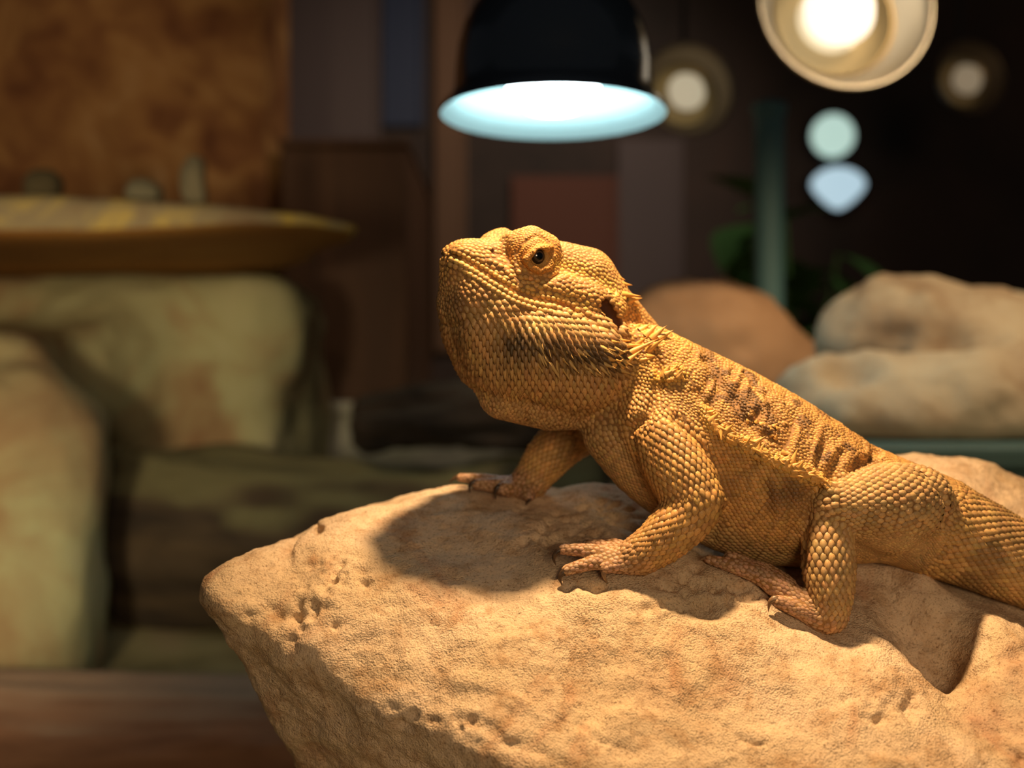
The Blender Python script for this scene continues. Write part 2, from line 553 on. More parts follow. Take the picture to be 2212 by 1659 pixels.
def rock_material():
    m, nt, b = new_mat('sandstone')
    co = obj_coord(nt)
    big = noise_node(nt, 9, 5, 0.55, co, 0.6)
    base = ramp(nt, [(0.34, (0.50, 0.30, 0.18)), (0.43, (0.62, 0.46, 0.28)), (0.58, (0.74, 0.56, 0.375)), (0.8, (0.67, 0.50, 0.33))], big.outputs['Fac'])
    # rusty patches
    pat = noise_node(nt, 17, 6, 0.6, co, 1.0)
    pr = ramp(nt, [(0.58, (0, 0, 0)), (0.66, (1, 1, 1))], pat.outputs['Fac'])
    mx = N(nt, 'ShaderNodeMix', data_type='RGBA')
    sc = N(nt, 'ShaderNodeMath', operation='MULTIPLY'); sc.inputs[1].default_value = 0.42
    nt.links.new(pr.outputs['Color'], sc.inputs[0])
    nt.links.new(sc.outputs[0], mx.inputs['Factor'])
    nt.links.new(base.outputs['Color'], mx.inputs['A'])
    mx.inputs['B'].default_value = (0.50, 0.22, 0.10, 1)
    # speckle of dark grains
    sp = noise_node(nt, 900, 3, 0.7, co)
    spr = ramp(nt, [(0.28, (0.38, 0.32, 0.27)), (0.47, (1, 1, 1))], sp.outputs['Fac'])
    mu = N(nt, 'ShaderNodeMix', data_type='RGBA', blend_type='MULTIPLY')
    mu.inputs['Factor'].default_value = 1.0
    nt.links.new(mx.outputs['Result'], mu.inputs['A'])
    nt.links.new(spr.outputs['Color'], mu.inputs['B'])
    mid = noise_node(nt, 75, 5, 0.65, co, 0.3)
    midr = ramp(nt, [(0.34, (0.74, 0.66, 0.58)), (0.50, (1, 1, 1)), (0.70, (1.06, 1.07, 1.05))], mid.outputs['Fac'])
    mu2 = N(nt, 'ShaderNodeMix', data_type='RGBA', blend_type='MULTIPLY'); mu2.inputs['Factor'].default_value = 1.0
    nt.links.new(mu.outputs['Result'], mu2.inputs['A']); nt.links.new(midr.outputs['Color'], mu2.inputs['B'])
    nt.links.new(mu2.outputs['Result'], b.inputs['Base Color'])
    b.inputs['Roughness'].default_value = 0.92
    b.inputs['Specular IOR Level'].default_value = 0.15
    n1 = noise_node(nt, 110, 4, 0.6, co)
    n2 = noise_node(nt, 1000, 3, 0.65, co)
    vo = N(nt, 'ShaderNodeTexVoronoi'); vo.inputs['Scale'].default_value = 260
    nt.links.new(co, vo.inputs['Vector'])
    a1 = N(nt, 'ShaderNodeMath', operation='MULTIPLY'); a1.inputs[1].default_value = 0.45
    nt.links.new(n1.outputs['Fac'], a1.inputs[0])
    a2 = N(nt, 'ShaderNodeMath', operation='MULTIPLY_ADD'); a2.inputs[1].default_value = 0.42
    nt.links.new(n2.outputs['Fac'], a2.inputs[0]); nt.links.new(a1.outputs[0], a2.inputs[2])
    vg = N(nt, 'ShaderNodeTexVoronoi'); vg.inputs['Scale'].default_value = 1300
    nt.links.new(co, vg.inputs['Vector'])
    vr = ramp(nt, [(0.0, (0, 0, 0)), (0.25, (1, 1, 1))], vo.outputs['Distance'])
    a3 = N(nt, 'ShaderNodeMath', operation='MULTIPLY_ADD'); a3.inputs[1].default_value = 0.10
    nt.links.new(vr.outputs['Color'], a3.inputs[0]); nt.links.new(a2.outputs[0], a3.inputs[2])
    a4 = N(nt, 'ShaderNodeMath', operation='MULTIPLY_ADD'); a4.inputs[1].default_value = -0.22
    nt.links.new(vg.outputs['Distance'], a4.inputs[0]); nt.links.new(a3.outputs[0], a4.inputs[2])
    bp = N(nt, 'ShaderNodeBump')
    msk = noise_node(nt, 28, 3, 0.6, co)
    mr = N(nt, 'ShaderNodeMapRange'); mr.inputs['From Min'].default_value = 0.38; mr.inputs['From Max'].default_value = 0.62; mr.inputs['To Min'].default_value = 0.45; mr.inputs['To Max'].default_value = 1.0
    nt.links.new(msk.outputs['Fac'], mr.inputs['Value']); nt.links.new(mr.outputs['Result'], bp.inputs['Strength'])
    bp.inputs['Distance'].default_value = 0.0021
    nt.links.new(a4.outputs[0], bp.inputs['Height'])
    nt.links.new(bp.outputs['Normal'], b.inputs['Normal'])
    return m
M_rock = rock_material()

rv, rq = iso_mesh(rock_sdf, (-760, -640, -1090), (2140, 700, -130), 11.0, 6, 2.0)
rv = project_n(rock_sdf, rv, rq)
rv, rq = subdivide(rv, rq)
rv = project_n(rock_sdf, rv, rq)
rv = rv + (rock_relief(rv)[:, None] * vnormals(rv, rq)).astype(np.float32)
rm = np_mesh('basking_rock', to_world(rv), rq)
tag(link('basking_rock', rm, M_rock), 'large tan sandstone boulder the lizard stands on', 'rock')

def blob(name, center, radii, seed, amp=0.18, sub=5, mat=None, squash=None, rough=0.3):
    """a stone: a sphere pushed about by noise, flattened underneath"""
    import bmesh
    bm = bmesh.new()
    bmesh.ops.create_icosphere(bm, subdivisions=sub, radius=1.0)
    co = np.array([v.co[:] for v in bm.verts], dtype=np.float32)
    r = 1 + amp * fbm(co + seed * 3.1, 0.9, 4, seed, rough) + 0.25 * amp * fbm(co + seed, 0.22, 3, seed + 40)
    nb = np.sign(co) * np.abs(co) ** 0.8
    co2 = nb * r[:, None] * np.array(radii)
    co2 = co2 + np.array(center)
    if squash is not None:
        co2[:, 2] = np.maximum(co2[:, 2], squash)
    for v, c in zip(bm.verts, co2):
        v.co = Vector(c)
    m = bpy.data.meshes.new(name)
    bm.to_mesh(m); bm.free()
    return link(name, m, mat)

o = blob('support_rock', (0.17, 0.49, 0.075), (0.24, 0.13, 0.095), 5, 0.08, 4, M_rock, -0.005)
tag(o, 'buff sandstone block under the large boulder', 'rock')

# ------------------------------------------------------------------ the bearded dragon: one distance field for the whole body
# sagittal plane of the head (it is turned a little towards us)
HS = unit((0.47, -0.875, -0.09))          # towards the animal's left side, our side
HO = np.array([-6.0, -77.0, 269.0])
def HN(u, v, b):
    """point at pixel (u, v), b units off the head's middle plane on our side"""
    d = np.array([(u - 1106) / FPX, 1.0, (829.5 - v) / FPX])
    t = (b + (HO - CAM) @ HS) / (d @ HS)
    return CAM + d * t

ATTR = {}      # name -> size, height, keel, tip, lift, colour
def attr(name, size, h, keel, tip, lift, col):
    ATTR[name] = np.array([size, h, keel, tip, lift, *col], dtype=np.float32)
YEL = (0.67, 0.36, 0.10); TAN = (0.58, 0.34, 0.12); PALE = (0.60, 0.40, 0.18); FOOT = (0.52, 0.32, 0.19)
# size, height, keel, tip, lift, colour
attr('skull', 7.6, 0.11, 0.04, 0.10, 0.07, TAN)
attr('orb',   4.6, 0.12, 0.0, 0.0, 0.0, (0.64, 0.29, 0.06))
attr('jaw',   10, 0.15, 0.06, 0.20, 0.10, (0.62, 0.35, 0.11))
attr('beard', 15, 0.12, 0.16, 0.40, 0.22, (0.56, 0.34, 0.135))
attr('dewlap', 10.5, 0.12, 0.08, 0.30, 0.13, (0.55, 0.35, 0.15))
attr('neck',  7.0, 0.20, 0.05, 0.15, 0.10, YEL)
attr('torso', 8.6, 0.22, 0.06, 0.10, 0.10, (0.60, 0.345, 0.115))
attr('belly', 11.5, 0.12, 0.04, 0.15, 0.08, (0.56, 0.36, 0.15))
attr('arm',   14, 0.10, 0.13, 0.28, 0.15, (0.63, 0.37, 0.125))
attr('fore',  15, 0.10, 0.11, 0.26, 0.14, (0.63, 0.37, 0.125))
attr('thigh', 14, 0.20, 0.08, 0.12, 0.11, PALE)
attr('shin',  15.5, 0.12, 0.12, 0.22, 0.14, (0.58, 0.375, 0.16))
attr('hand',  9.0, 0.08, 0.05, 0.22, 0.10, FOOT)
attr('toe',   8.5, 0.08, 0.04, 0.22, 0.10, FOOT)
attr('tail',  14, 0.14, 0.18, 0.26, 0.15, (0.56, 0.36, 0.14))
ANAMES = list(ATTR)

PRIMS = []
def chain(a, pts, k=20, fold=False, radii2=None):
    c = np.array([p[0] for p in pts], dtype=np.float32)
    r = np.array([p[1] for p in pts], dtype=np.float32)
    r2 = None if radii2 is None else np.array(radii2, dtype=np.float32)
    R = max(r.max(), 0 if r2 is None else r2.max())
    lo = c.min(0) - R - 75; hi = c.max(0) + R + 75
    PRIMS.append(dict(a=ANAMES.index(a), c=c, r=r, r2=r2, k=float(k), fold=fold, lo=lo, hi=hi))

def smooth_path(pts, n=4):
    """Catmull-Rom through (u, v, w, r...) rows"""
    p = np.array(pts, float)
    out = []
    for i in range(len(p) - 1):
        p0 = p[max(i - 1, 0)]; p1 = p[i]; p2 = p[i + 1]; p3 = p[min(i + 2, len(p) - 1)]
        for t in np.arange(n) / n:
            out.append(0.5 * (2 * p1 + (p2 - p0) * t + (2 * p0 - 5 * p1 + 4 * p2 - p3) * t * t + (3 * p1 - p0 - 3 * p2 + p3) * t ** 3))
    out.append(p[-1])
    return np.array(out)

def limb(a, pts, k=20, n=3):
    q = smooth_path([(x[0], x[1], wmap(x[2]), x[3]) for x in pts], n)
    chain(a, [(P(x[0], x[1], x[2]), x[3] * (1 + x[2] / FPX)) for x in q], k)

def hchain(a, pts, k=20):
    chain(a, [(HN(u, v, b), r * 0.95) for u, v, b, r in pts], k, fold=True)

# trunk and tail: elliptical sections (u, v, w, radius across, radius in depth)
T = smooth_path([
    (1395, 800, -25, 96, 92), (1450, 862, -12, 128, 122), (1505, 912, -4, 150, 146), (1575, 960, 0, 162, 168), (1655, 1012, 0, 167, 182),
    (1740, 1050, -2, 152, 176), (1820, 1078, -5, 132, 152), (1900, 1092, -8, 112, 126), (1985, 1120, -10, 104, 108),
    (2070, 1158, -10, 98, 98), (2212, 1222, -8, 84, 84), (2400, 1305, -4, 66, 66), (2700, 1380, 0, 46, 46), (2980, 1430, 0, 24, 24)], 3)
sp = [i for i, t in enumerate(T) if t[0] > 2000][0]
chain('torso', [(P(*t[:3]), t[3]) for t in T[:sp + 1]], 1, radii2=[t[4] for t in T[:sp + 1]])
chain('tail', [(P(*t[:3]), t[3]) for t in T[sp:]], 14, radii2=[t[4] for t in T[sp:]])
# chest and belly
limb('belly', [(1335, 935, -15, 74), (1400, 985, -5, 92), (1480, 1040, 0, 98), (1580, 1085, 0, 108), (1680, 1112, 0, 104), (1770, 1115, 0, 96)], 45)
limb('belly', [(1880, 1125, -20, 74), (1960, 1140, -20, 72), (2010, 1150, -20, 74)], 40)
# near arm
limb('arm', [(1412, 905, -95, 70), (1440, 950, -140, 74), (1472, 1015, -185, 73), (1498, 1072, -212, 64)], 34)
limb('fore', [(1500, 1078, -214, 60), (1478, 1118, -222, 58), (1430, 1166, -222, 50), (1385, 1197, -212, 40)], 14)
limb('hand', [(1385, 1197, -212, 38), (1345, 1209, -208, 30), (1318, 1209, -206, 23)], 16)
limb('toe', [(1330, 1203, -200, 19), (1272, 1190, -203, 15.5), (1218, 1187, -207, 10.5)], 9)
limb('toe', [(1330, 1211, -212, 19), (1280, 1216, -226, 15), (1226, 1231, -236, 11)], 9)
limb('toe', [(1360, 1217, -224, 20), (1330, 1221, -238, 16), (1309, 1226, -246, 12)], 9)
limb('toe', [(1345, 1195, -185, 16), (1300, 1179, -165, 12), (1268, 1176, -155, 9)], 9)
limb('toe', [(1365, 1190, -185, 16), (1330, 1176, -150, 12), (1302, 1173, -128, 9)], 9)
# far arm
limb('arm', [(1345, 880, 80, 70), (1300, 905, 195, 62), (1235, 935, 227, 53)], 30)
limb('fore', [(1235, 935, 227, 52), (1183, 988, 222, 47), (1147, 1038, 215, 37)], 14)
limb('hand', [(1147, 1038, 215, 35), (1115, 1052, 207, 27), (1092, 1052, 203, 22)], 14)
limb('toe', [(1100, 1048, 210, 17), (1045, 1037, 217, 13), (996, 1032, 223, 8)], 9)
limb('toe', [(1100, 1054, 197, 18), (1058, 1047, 183, 15), (1032, 1047, 175, 11)], 9)
limb('toe', [(1112, 1058, 191, 18), (1094, 1056, 171, 16), (1084, 1056, 163, 12)], 9)
limb('toe', [(1130, 1060, 191, 18), (1140, 1066, 171, 15), (1144, 1070, 165, 12)], 9)
# near hind leg
limb('thigh', [(1978, 1082, -95, 76), (1930, 1086, -165, 84), (1868, 1084, -205, 73), (1800, 1084, -220, 54)], 12)
limb('belly', [(1925, 1132, -150, 66), (1860, 1122, -190, 46)], 18)
limb('shin', [(1794, 1086, -194, 51), (1788, 1150, -216, 52), (1790, 1220, -234, 54), (1793, 1285, -244, 47), (1792, 1328, -246, 36)], 12)
limb('hand', [(1792, 1328, -246, 33), (1770, 1334, -246, 29), (1728, 1300, -232, 27), (1675, 1262, -205, 24)], 14)
limb('toe', [(1690, 1272, -212, 24), (1640, 1242, -185, 20), (1585, 1222, -162, 16), (1532, 1209, -142, 9)], 9)
limb('toe', [(1770, 1335, -252, 22), (1725, 1317, -265, 18), (1684, 1300, -272, 13)], 9)
limb('toe', [(1700, 1262, -195, 18), (1660, 1232, -160, 13), (1632, 1221, -142, 9)], 9)
limb('toe', [(1650, 1240, -170, 15), (1605, 1212, -130, 11), (1576, 1200, -112, 8)], 9)
# far hind leg, folded behind the body
limb('thigh', [(1940, 1090, 70, 74), (1880, 1095, 130, 66), (1810, 1110, 185, 50)], 24)
limb('shin', [(1810, 1110, 185, 48), (1850, 1150, 220, 44), (1890, 1180, 240, 34), (1830, 1185, 260, 26), (1760, 1180, 265, 14)], 12)

# head (folded about its middle plane)
hchain('skull', [(1004, 556, 0, 37), (1050, 560, 0, 46), (1115, 580, 0, 62), (1190, 592, 10, 70), (1262, 604, 22, 72), (1318, 660, 24, 55), (1384, 746, 12, 60), (1430, 800, 0, 88)], 1)
hchain('skull', [(1215, 572, 40, 44), (1270, 590, 55, 46), (1312, 634, 66, 40), (1340, 672, 66, 36)], 26)
hchain('jaw', [(1000, 560, 22, 30), (1060, 580, 46, 34), (1125, 608, 72, 38), (1200, 628, 88, 42), (1270, 652, 96, 42), (1318, 672, 96, 36)], 20)
hchain('jaw', [(1002, 592, 10, 38), (1050, 625, 44, 38), (1110, 660, 72, 38), (1180, 680, 94, 38), (1250, 700, 104, 40), (1318, 728, 100, 40)], 16)
hchain('orb', [(1144, 550, 66, 50), (1158, 554, 68, 48)], 26)
hchain('skull', [(1106, 530, 50, 27), (1148, 520, 64, 30), (1184, 532, 70, 24)], 20)
hchain('skull', [(1022, 545, 18, 24), (1060, 545, 40, 20)], 18)
# ear rim
hchain('neck', [(1345, 650, 82, 20), (1362, 680, 84, 20), (1352, 712, 84, 18)], 14)
# the beard
hchain('beard', [(1012, 622, 6, 52), (1045, 655, 20, 82), (1072, 695, 26, 96), (1095, 760, 20, 96)], 30)
hchain('beard', [(1150, 745, 50, 118), (1250, 775, 62, 122), (1322, 784, 66, 92)], 22)
hchain('dewlap', [(1092, 848, 0, 60), (1190, 866, 14, 66), (1300, 862, 44, 66)], 22)

def fold_pt(p):
    s = (p - HO.astype(np.float32)) @ HS.astype(np.float32)
    return p - (2 * np.minimum(s, 0))[:, None] * HS.astype(np.float32)

YAX = np.array([0, 1, 0], np.float32)
def prim_dist(pr, p, want=False):
    best = np.full(len(p), 1e6, np.float32)
    flow = np.zeros((len(p), 3), np.float32) if want else None
    c, r, r2 = pr['c'], pr['r'], pr['r2']
    for i in range(len(c) - 1):
        ab = c[i + 1] - c[i]
        L2 = float(ab @ ab)
        ap = p - c[i]
        t = np.clip((ap @ ab) / max(L2, 1e-6), 0, 1)
        q = ap - t[:, None] * ab
        rr = r[i] + t * (r[i + 1] - r[i])
        if r2 is None:
            d = np.sqrt((q * q).sum(1)) - rr
        else:
            rs = r2[i] + t * (r2[i + 1] - r2[i])
            e = ab / math.sqrt(L2)
            sd = YAX - e * (e @ YAX); sd /= np.linalg.norm(sd)
            qs = q @ sd
            qo = np.maximum((q * q).sum(1) - qs * qs, 0)
            d = (np.sqrt(qo / (rr * rr) + qs * qs / (rs * rs)) - 1) * np.minimum(rr, rs)
        if want:
            m = d < best
            flow[m] = ab / math.sqrt(L2)
        best = np.minimum(best, d)
    return (best, flow) if want else best

BIG = 75.0
def body_smooth(p, want=False):
    p = p.astype(np.float32)
    pf = fold_pt(p)
    D = None
    if want:
        W_ = np.zeros(len(p), np.float32); A_ = np.zeros((len(p), 8), np.float32); F_ = np.zeros((len(p), 3), np.float32)
        own = np.zeros((len(p), len(ANAMES)), np.float32)
        dm = body_smooth(p)
    for pr in PRIMS:
        q = pf if pr['fold'] else p
        m = ((q > pr['lo']) & (q < pr['hi'])).all(1)
        d = np.full(len(p), BIG, np.float32)
        if m.any():
            if want:
                dd, fl = prim_dist(pr, q[m], True)
                w = np.exp(-np.clip(dd - dm[m], -20, 60) / 5.0)
                W_[m] += w
                A_[m] += w[:, None] * ATTR[ANAMES[pr['a']]]
                if pr['fold']:
                    s = ((p[m] - HO.astype(np.float32)) @ HS.astype(np.float32)) < 0
                    fl[s] -= 2 * (fl[s] @ HS.astype(np.float32))[:, None] * HS.astype(np.float32)
                F_[m] += w[:, None] * fl
                own[m, pr['a']] += w
            else:
                dd = prim_dist(pr, q[m])
            d[m] = np.minimum(dd, BIG)
        D = d if D is None else smin(D, d, pr['k'])
    if want:
        W_ = np.maximum(W_, 1e-6)
        return D, A_ / W_[:, None], F_, own / W_[:, None]
    return D

# grooves and ridges pressed into the skin: (pixels, width, depth); negative depth raises a ridge
CARVE = [
    ([(972, 549), (1000, 561), (1040, 585), (1080, 611), (1120, 634), (1160, 647), (1200, 654), (1240, 668), (1280, 690), (1315, 712)], 5.0, 12, True),
    ([(1095, 674), (1120, 677), (1150, 673), (1190, 663), (1235, 668)], 5, 4, True),
    ([(1000, 548), (1030, 564), (1060, 580), (1090, 592)], 6, 5, True),
    ([(1098, 560), (1106, 585), (1130, 606), (1160, 612), (1190, 603), (1212, 588)], 5, 6, True),
    ([(1122, 575), (1135, 592), (1158, 598), (1180, 594)], 3.5, 3.5, True),
    ([(1135, 523), (1160, 508), (1182, 520), (1192, 545), (1194, 562)], 4, 4, True),
    ([(1118, 545), (1128, 530), (1137, 522)], 4, 3, True),
    ([(1090, 515), (1092, 545), (1096, 570)], 8, 5, True),
    ([(1138, 918), (1142, 895), (1152, 870)], 9, 9, False),
    ([(1244, 932), (1250, 905), (1262, 885)], 9, 7, False),
    # neck and shoulder
    ([(1340, 725), (1375, 742), (1408, 760), (1424, 800), (1420, 850), (1400, 898), (1360, 930)], 9, 20, False),
    ([(1360, 735), (1395, 728), (1420, 735)], 7, 7, False),
    ([(1462, 905), (1505, 948), (1548, 1005), (1566, 1060)], 11, 14, False),
    ([(1370, 945), (1385, 1010), (1410, 1055)], 8, 5, False),
    # back folds
    ([(1526, 778), (1540, 800), (1551, 818), (1569, 846), (1590, 866), (1603, 898), (1622, 916)], 9, 22, False),
    ([(1612, 806), (1628, 832), (1640, 850)], 7, 9, False),
    ([(1505, 845), (1522, 868), (1535, 900)], 8, 12, False),
    ([(1655, 850), (1668, 874), (1690, 905)], 7, 10, False),
    ([(1700, 880), (1730, 915), (1745, 945)], 7, 8, False),
    ([(1625, 918), (1640, 935), (1668, 948)], 8, 13, False),
    ([(1816, 978), (1808, 1000), (1796, 1030)], 8, 15, False),
    ([(1900, 970), (1885, 990), (1862, 1003), (1838, 1014)], 9, 20, False),
    ([(1780, 965), (1776, 990), (1768, 1015)], 8, 8, False),
    ([(1742, 1065), (1741, 1110), (1738, 1160), (1737, 1210)], 11, 20, False),
    ([(1800, 1032), (1770, 1050), (1745, 1075)], 10, 15, False),
    ([(1850, 1004), (1900, 990), (1960, 1003), (2012, 1040), (2046, 1085), (2044, 1125)], 10, 15, False),
    ([(1560, 1000), (1575, 1020), (1605, 1010), (1630, 1000)], 9, 10, False),
    ([(1560, 1090), (1548, 1140), (1540, 1165)], 8, 6, False),
    ([(1650, 1040), (1660, 1080), (1662, 1120)], 10, 9, False),
    ([(1700, 1060), (1712, 1100), (1712, 1150)], 10, 10, False),
    ([(2035, 1130), (2010, 1180), (1985, 1210)], 8, 6, False),
    # lateral ridge
    ([(1522, 884), (1545, 925), (1585, 948), (1630, 972), (1680, 996), (1730, 1018), (1785, 1048)], 14, -15, False),
    # shoulder tuft
    ([(1420, 815), (1445, 812), (1468, 808)], 16, -14, False),
]
HOLES = []
_c = []
for pts, wd, dp, sym in CARVE:
    pp = pick(body_smooth, pts)
    _c.append((pp.astype(np.float32), wd, dp, (pp.min(0) - 3 * abs(wd)).astype(np.float32), (pp.max(0) + 3 * abs(wd)).astype(np.float32), sym))

EYE_UV = (1165, 554)
_e = pick(body_smooth, [EYE_UV, (1063, 543), (1311, 664), (1323, 684), (1334, 700)])
eye_s, nostril_s = _e[0], _e[1]
ear_s = _e[2:5]

# eyelids round the opening
b_eye = float((eye_s - HO) @ HS)
hchain('orb', [(1136, 560, b_eye - 2, 6), (1152, 545, b_eye + 2, 7), (1170, 536, b_eye + 2, 7.5), (1190, 535, b_eye - 3, 6)], 7)
hchain('orb', [(1136, 562, b_eye - 3, 6), (1147, 577, b_eye, 6.5), (1166, 585, b_eye + 1, 7), (1185, 578, b_eye - 1, 6), (1195, 556, b_eye - 4, 5)], 7)

def carve_fields(p, pf, d):
    for pp, wd, dp, lo, hi, sym in _c:
        q = pf if sym else p
        m = ((q > lo) & (q < hi)).all(1) & (np.abs(d) < 45)
        if m.any():
            ds = seg_dist(q[m], pp)
            d[m] += dp * np.exp(-(ds / wd) ** 2)
    return d

LEN_DIR = P(1900, 1092, 0) - P(1505, 912, 0); LEN_DIR = (LEN_DIR / np.linalg.norm(LEN_DIR)).astype(np.float32)
def body_sdf(p):
    p = p.astype(np.float32)
    d = body_smooth(p).copy()
    pf = fold_pt(p)
    d = carve_fields(p, pf, d)
    # eye opening, nostril, ear
    for c, r, k in ((eye_s, 14.5, 4.0), (nostril_s, 5.5, 3.0)):
        m = (np.abs(pf - c.astype(np.float32)) < r + 30).all(1)
        if m.any():
            q = (pf[m] - c.astype(np.float32)) * (np.array([1, 1, 0.95], np.float32) if r > 10 else np.array([1.3, 1.0, 0.8], np.float32))
            d[m] = smax(d[m], r - np.linalg.norm(q, axis=1), k)
    m = (np.abs(pf - ear_s[1].astype(np.float32)) < 60).all(1)
    if m.any():
        d[m] = smax(d[m], 17.0 - seg_dist(pf[m], ear_s - HS * 6), 4.0)
    return d

bv, bq = iso_mesh(body_sdf, (-190, -345, -660), (1960, 345, 390), 6.0, 6, 1.8)
bv = project_n(body_sdf, bv, bq)
bv, bq = subdivide(bv, bq)
bv = project_n(body_sdf, bv, bq, 3.0)
bv = project_n(body_sdf, bv, bq, 2.0)
# wrinkles across the back
def back_mask(p):
    u, v = uv_of(p)
    fr = np.interp(u, [1500, 1545, 1585, 1630, 1680, 1730, 1785, 1900], [860, 925, 948, 972, 996, 1018, 1048, 1010])
    return sstep(1460, 1540, u) * sstep(1930, 1850, u) * sstep(0, -30, v - fr) * sstep(-215, -180, p[:, 1])
_bm = back_mask(bv)
_m = _bm > 0.01
_q = bv[_m]
_qq = np.stack([_q @ LEN_DIR, _q[:, 1] * 0.3, _q[:, 2] * 0.4], 1).astype(np.float32) + 6 * vnoise(_q, 40, 3)[:, None]
_dz = np.zeros(len(bv)); _dz[_m] = _bm[_m] * sstep(0.93, 0.6, vnormals(bv, bq)[_m][:, 2]) * (3.5 - 14.0 * np.abs(vnoise(_qq, 24, 71)))
bv = bv + (_dz[:, None] * vnormals(bv, bq)).astype(np.float32)

# ------------------------------------------------------------------ scales
area = np.linalg.norm(np.cross(bv[bq[:, 2]] - bv[bq[:, 0]], bv[bq[:, 3]] - bv[bq[:, 1]]), axis=1) * 0.5
NC = 190000
fi = rng.choice(len(bq), NC, p=area / area.sum())
st = rng.random((NC, 2)).astype(np.float32)
qv = bv[bq[fi]]
cand = ((qv[:, 0] * (1 - st[:, :1]) + qv[:, 1] * st[:, :1]) * (1 - st[:, 1:]) + (qv[:, 3] * (1 - st[:, :1]) + qv[:, 2] * st[:, :1]) * st[:, 1:])
bn = vnormals(bv, bq).astype(np.float32)
cn = bn[bq[fi, 0]]

def line_mask(u, v, pts, w):
    p = np.stack([u, v, 0 * u], 1).astype(np.float32)
    return np.exp(-(seg_dist(p, [np.array([a, b, 0.0]) for a, b in pts]) / w) ** 2)

def near_side(p):
    return ((p - HO.astype(np.float32)) @ HS.astype(np.float32)) > -5

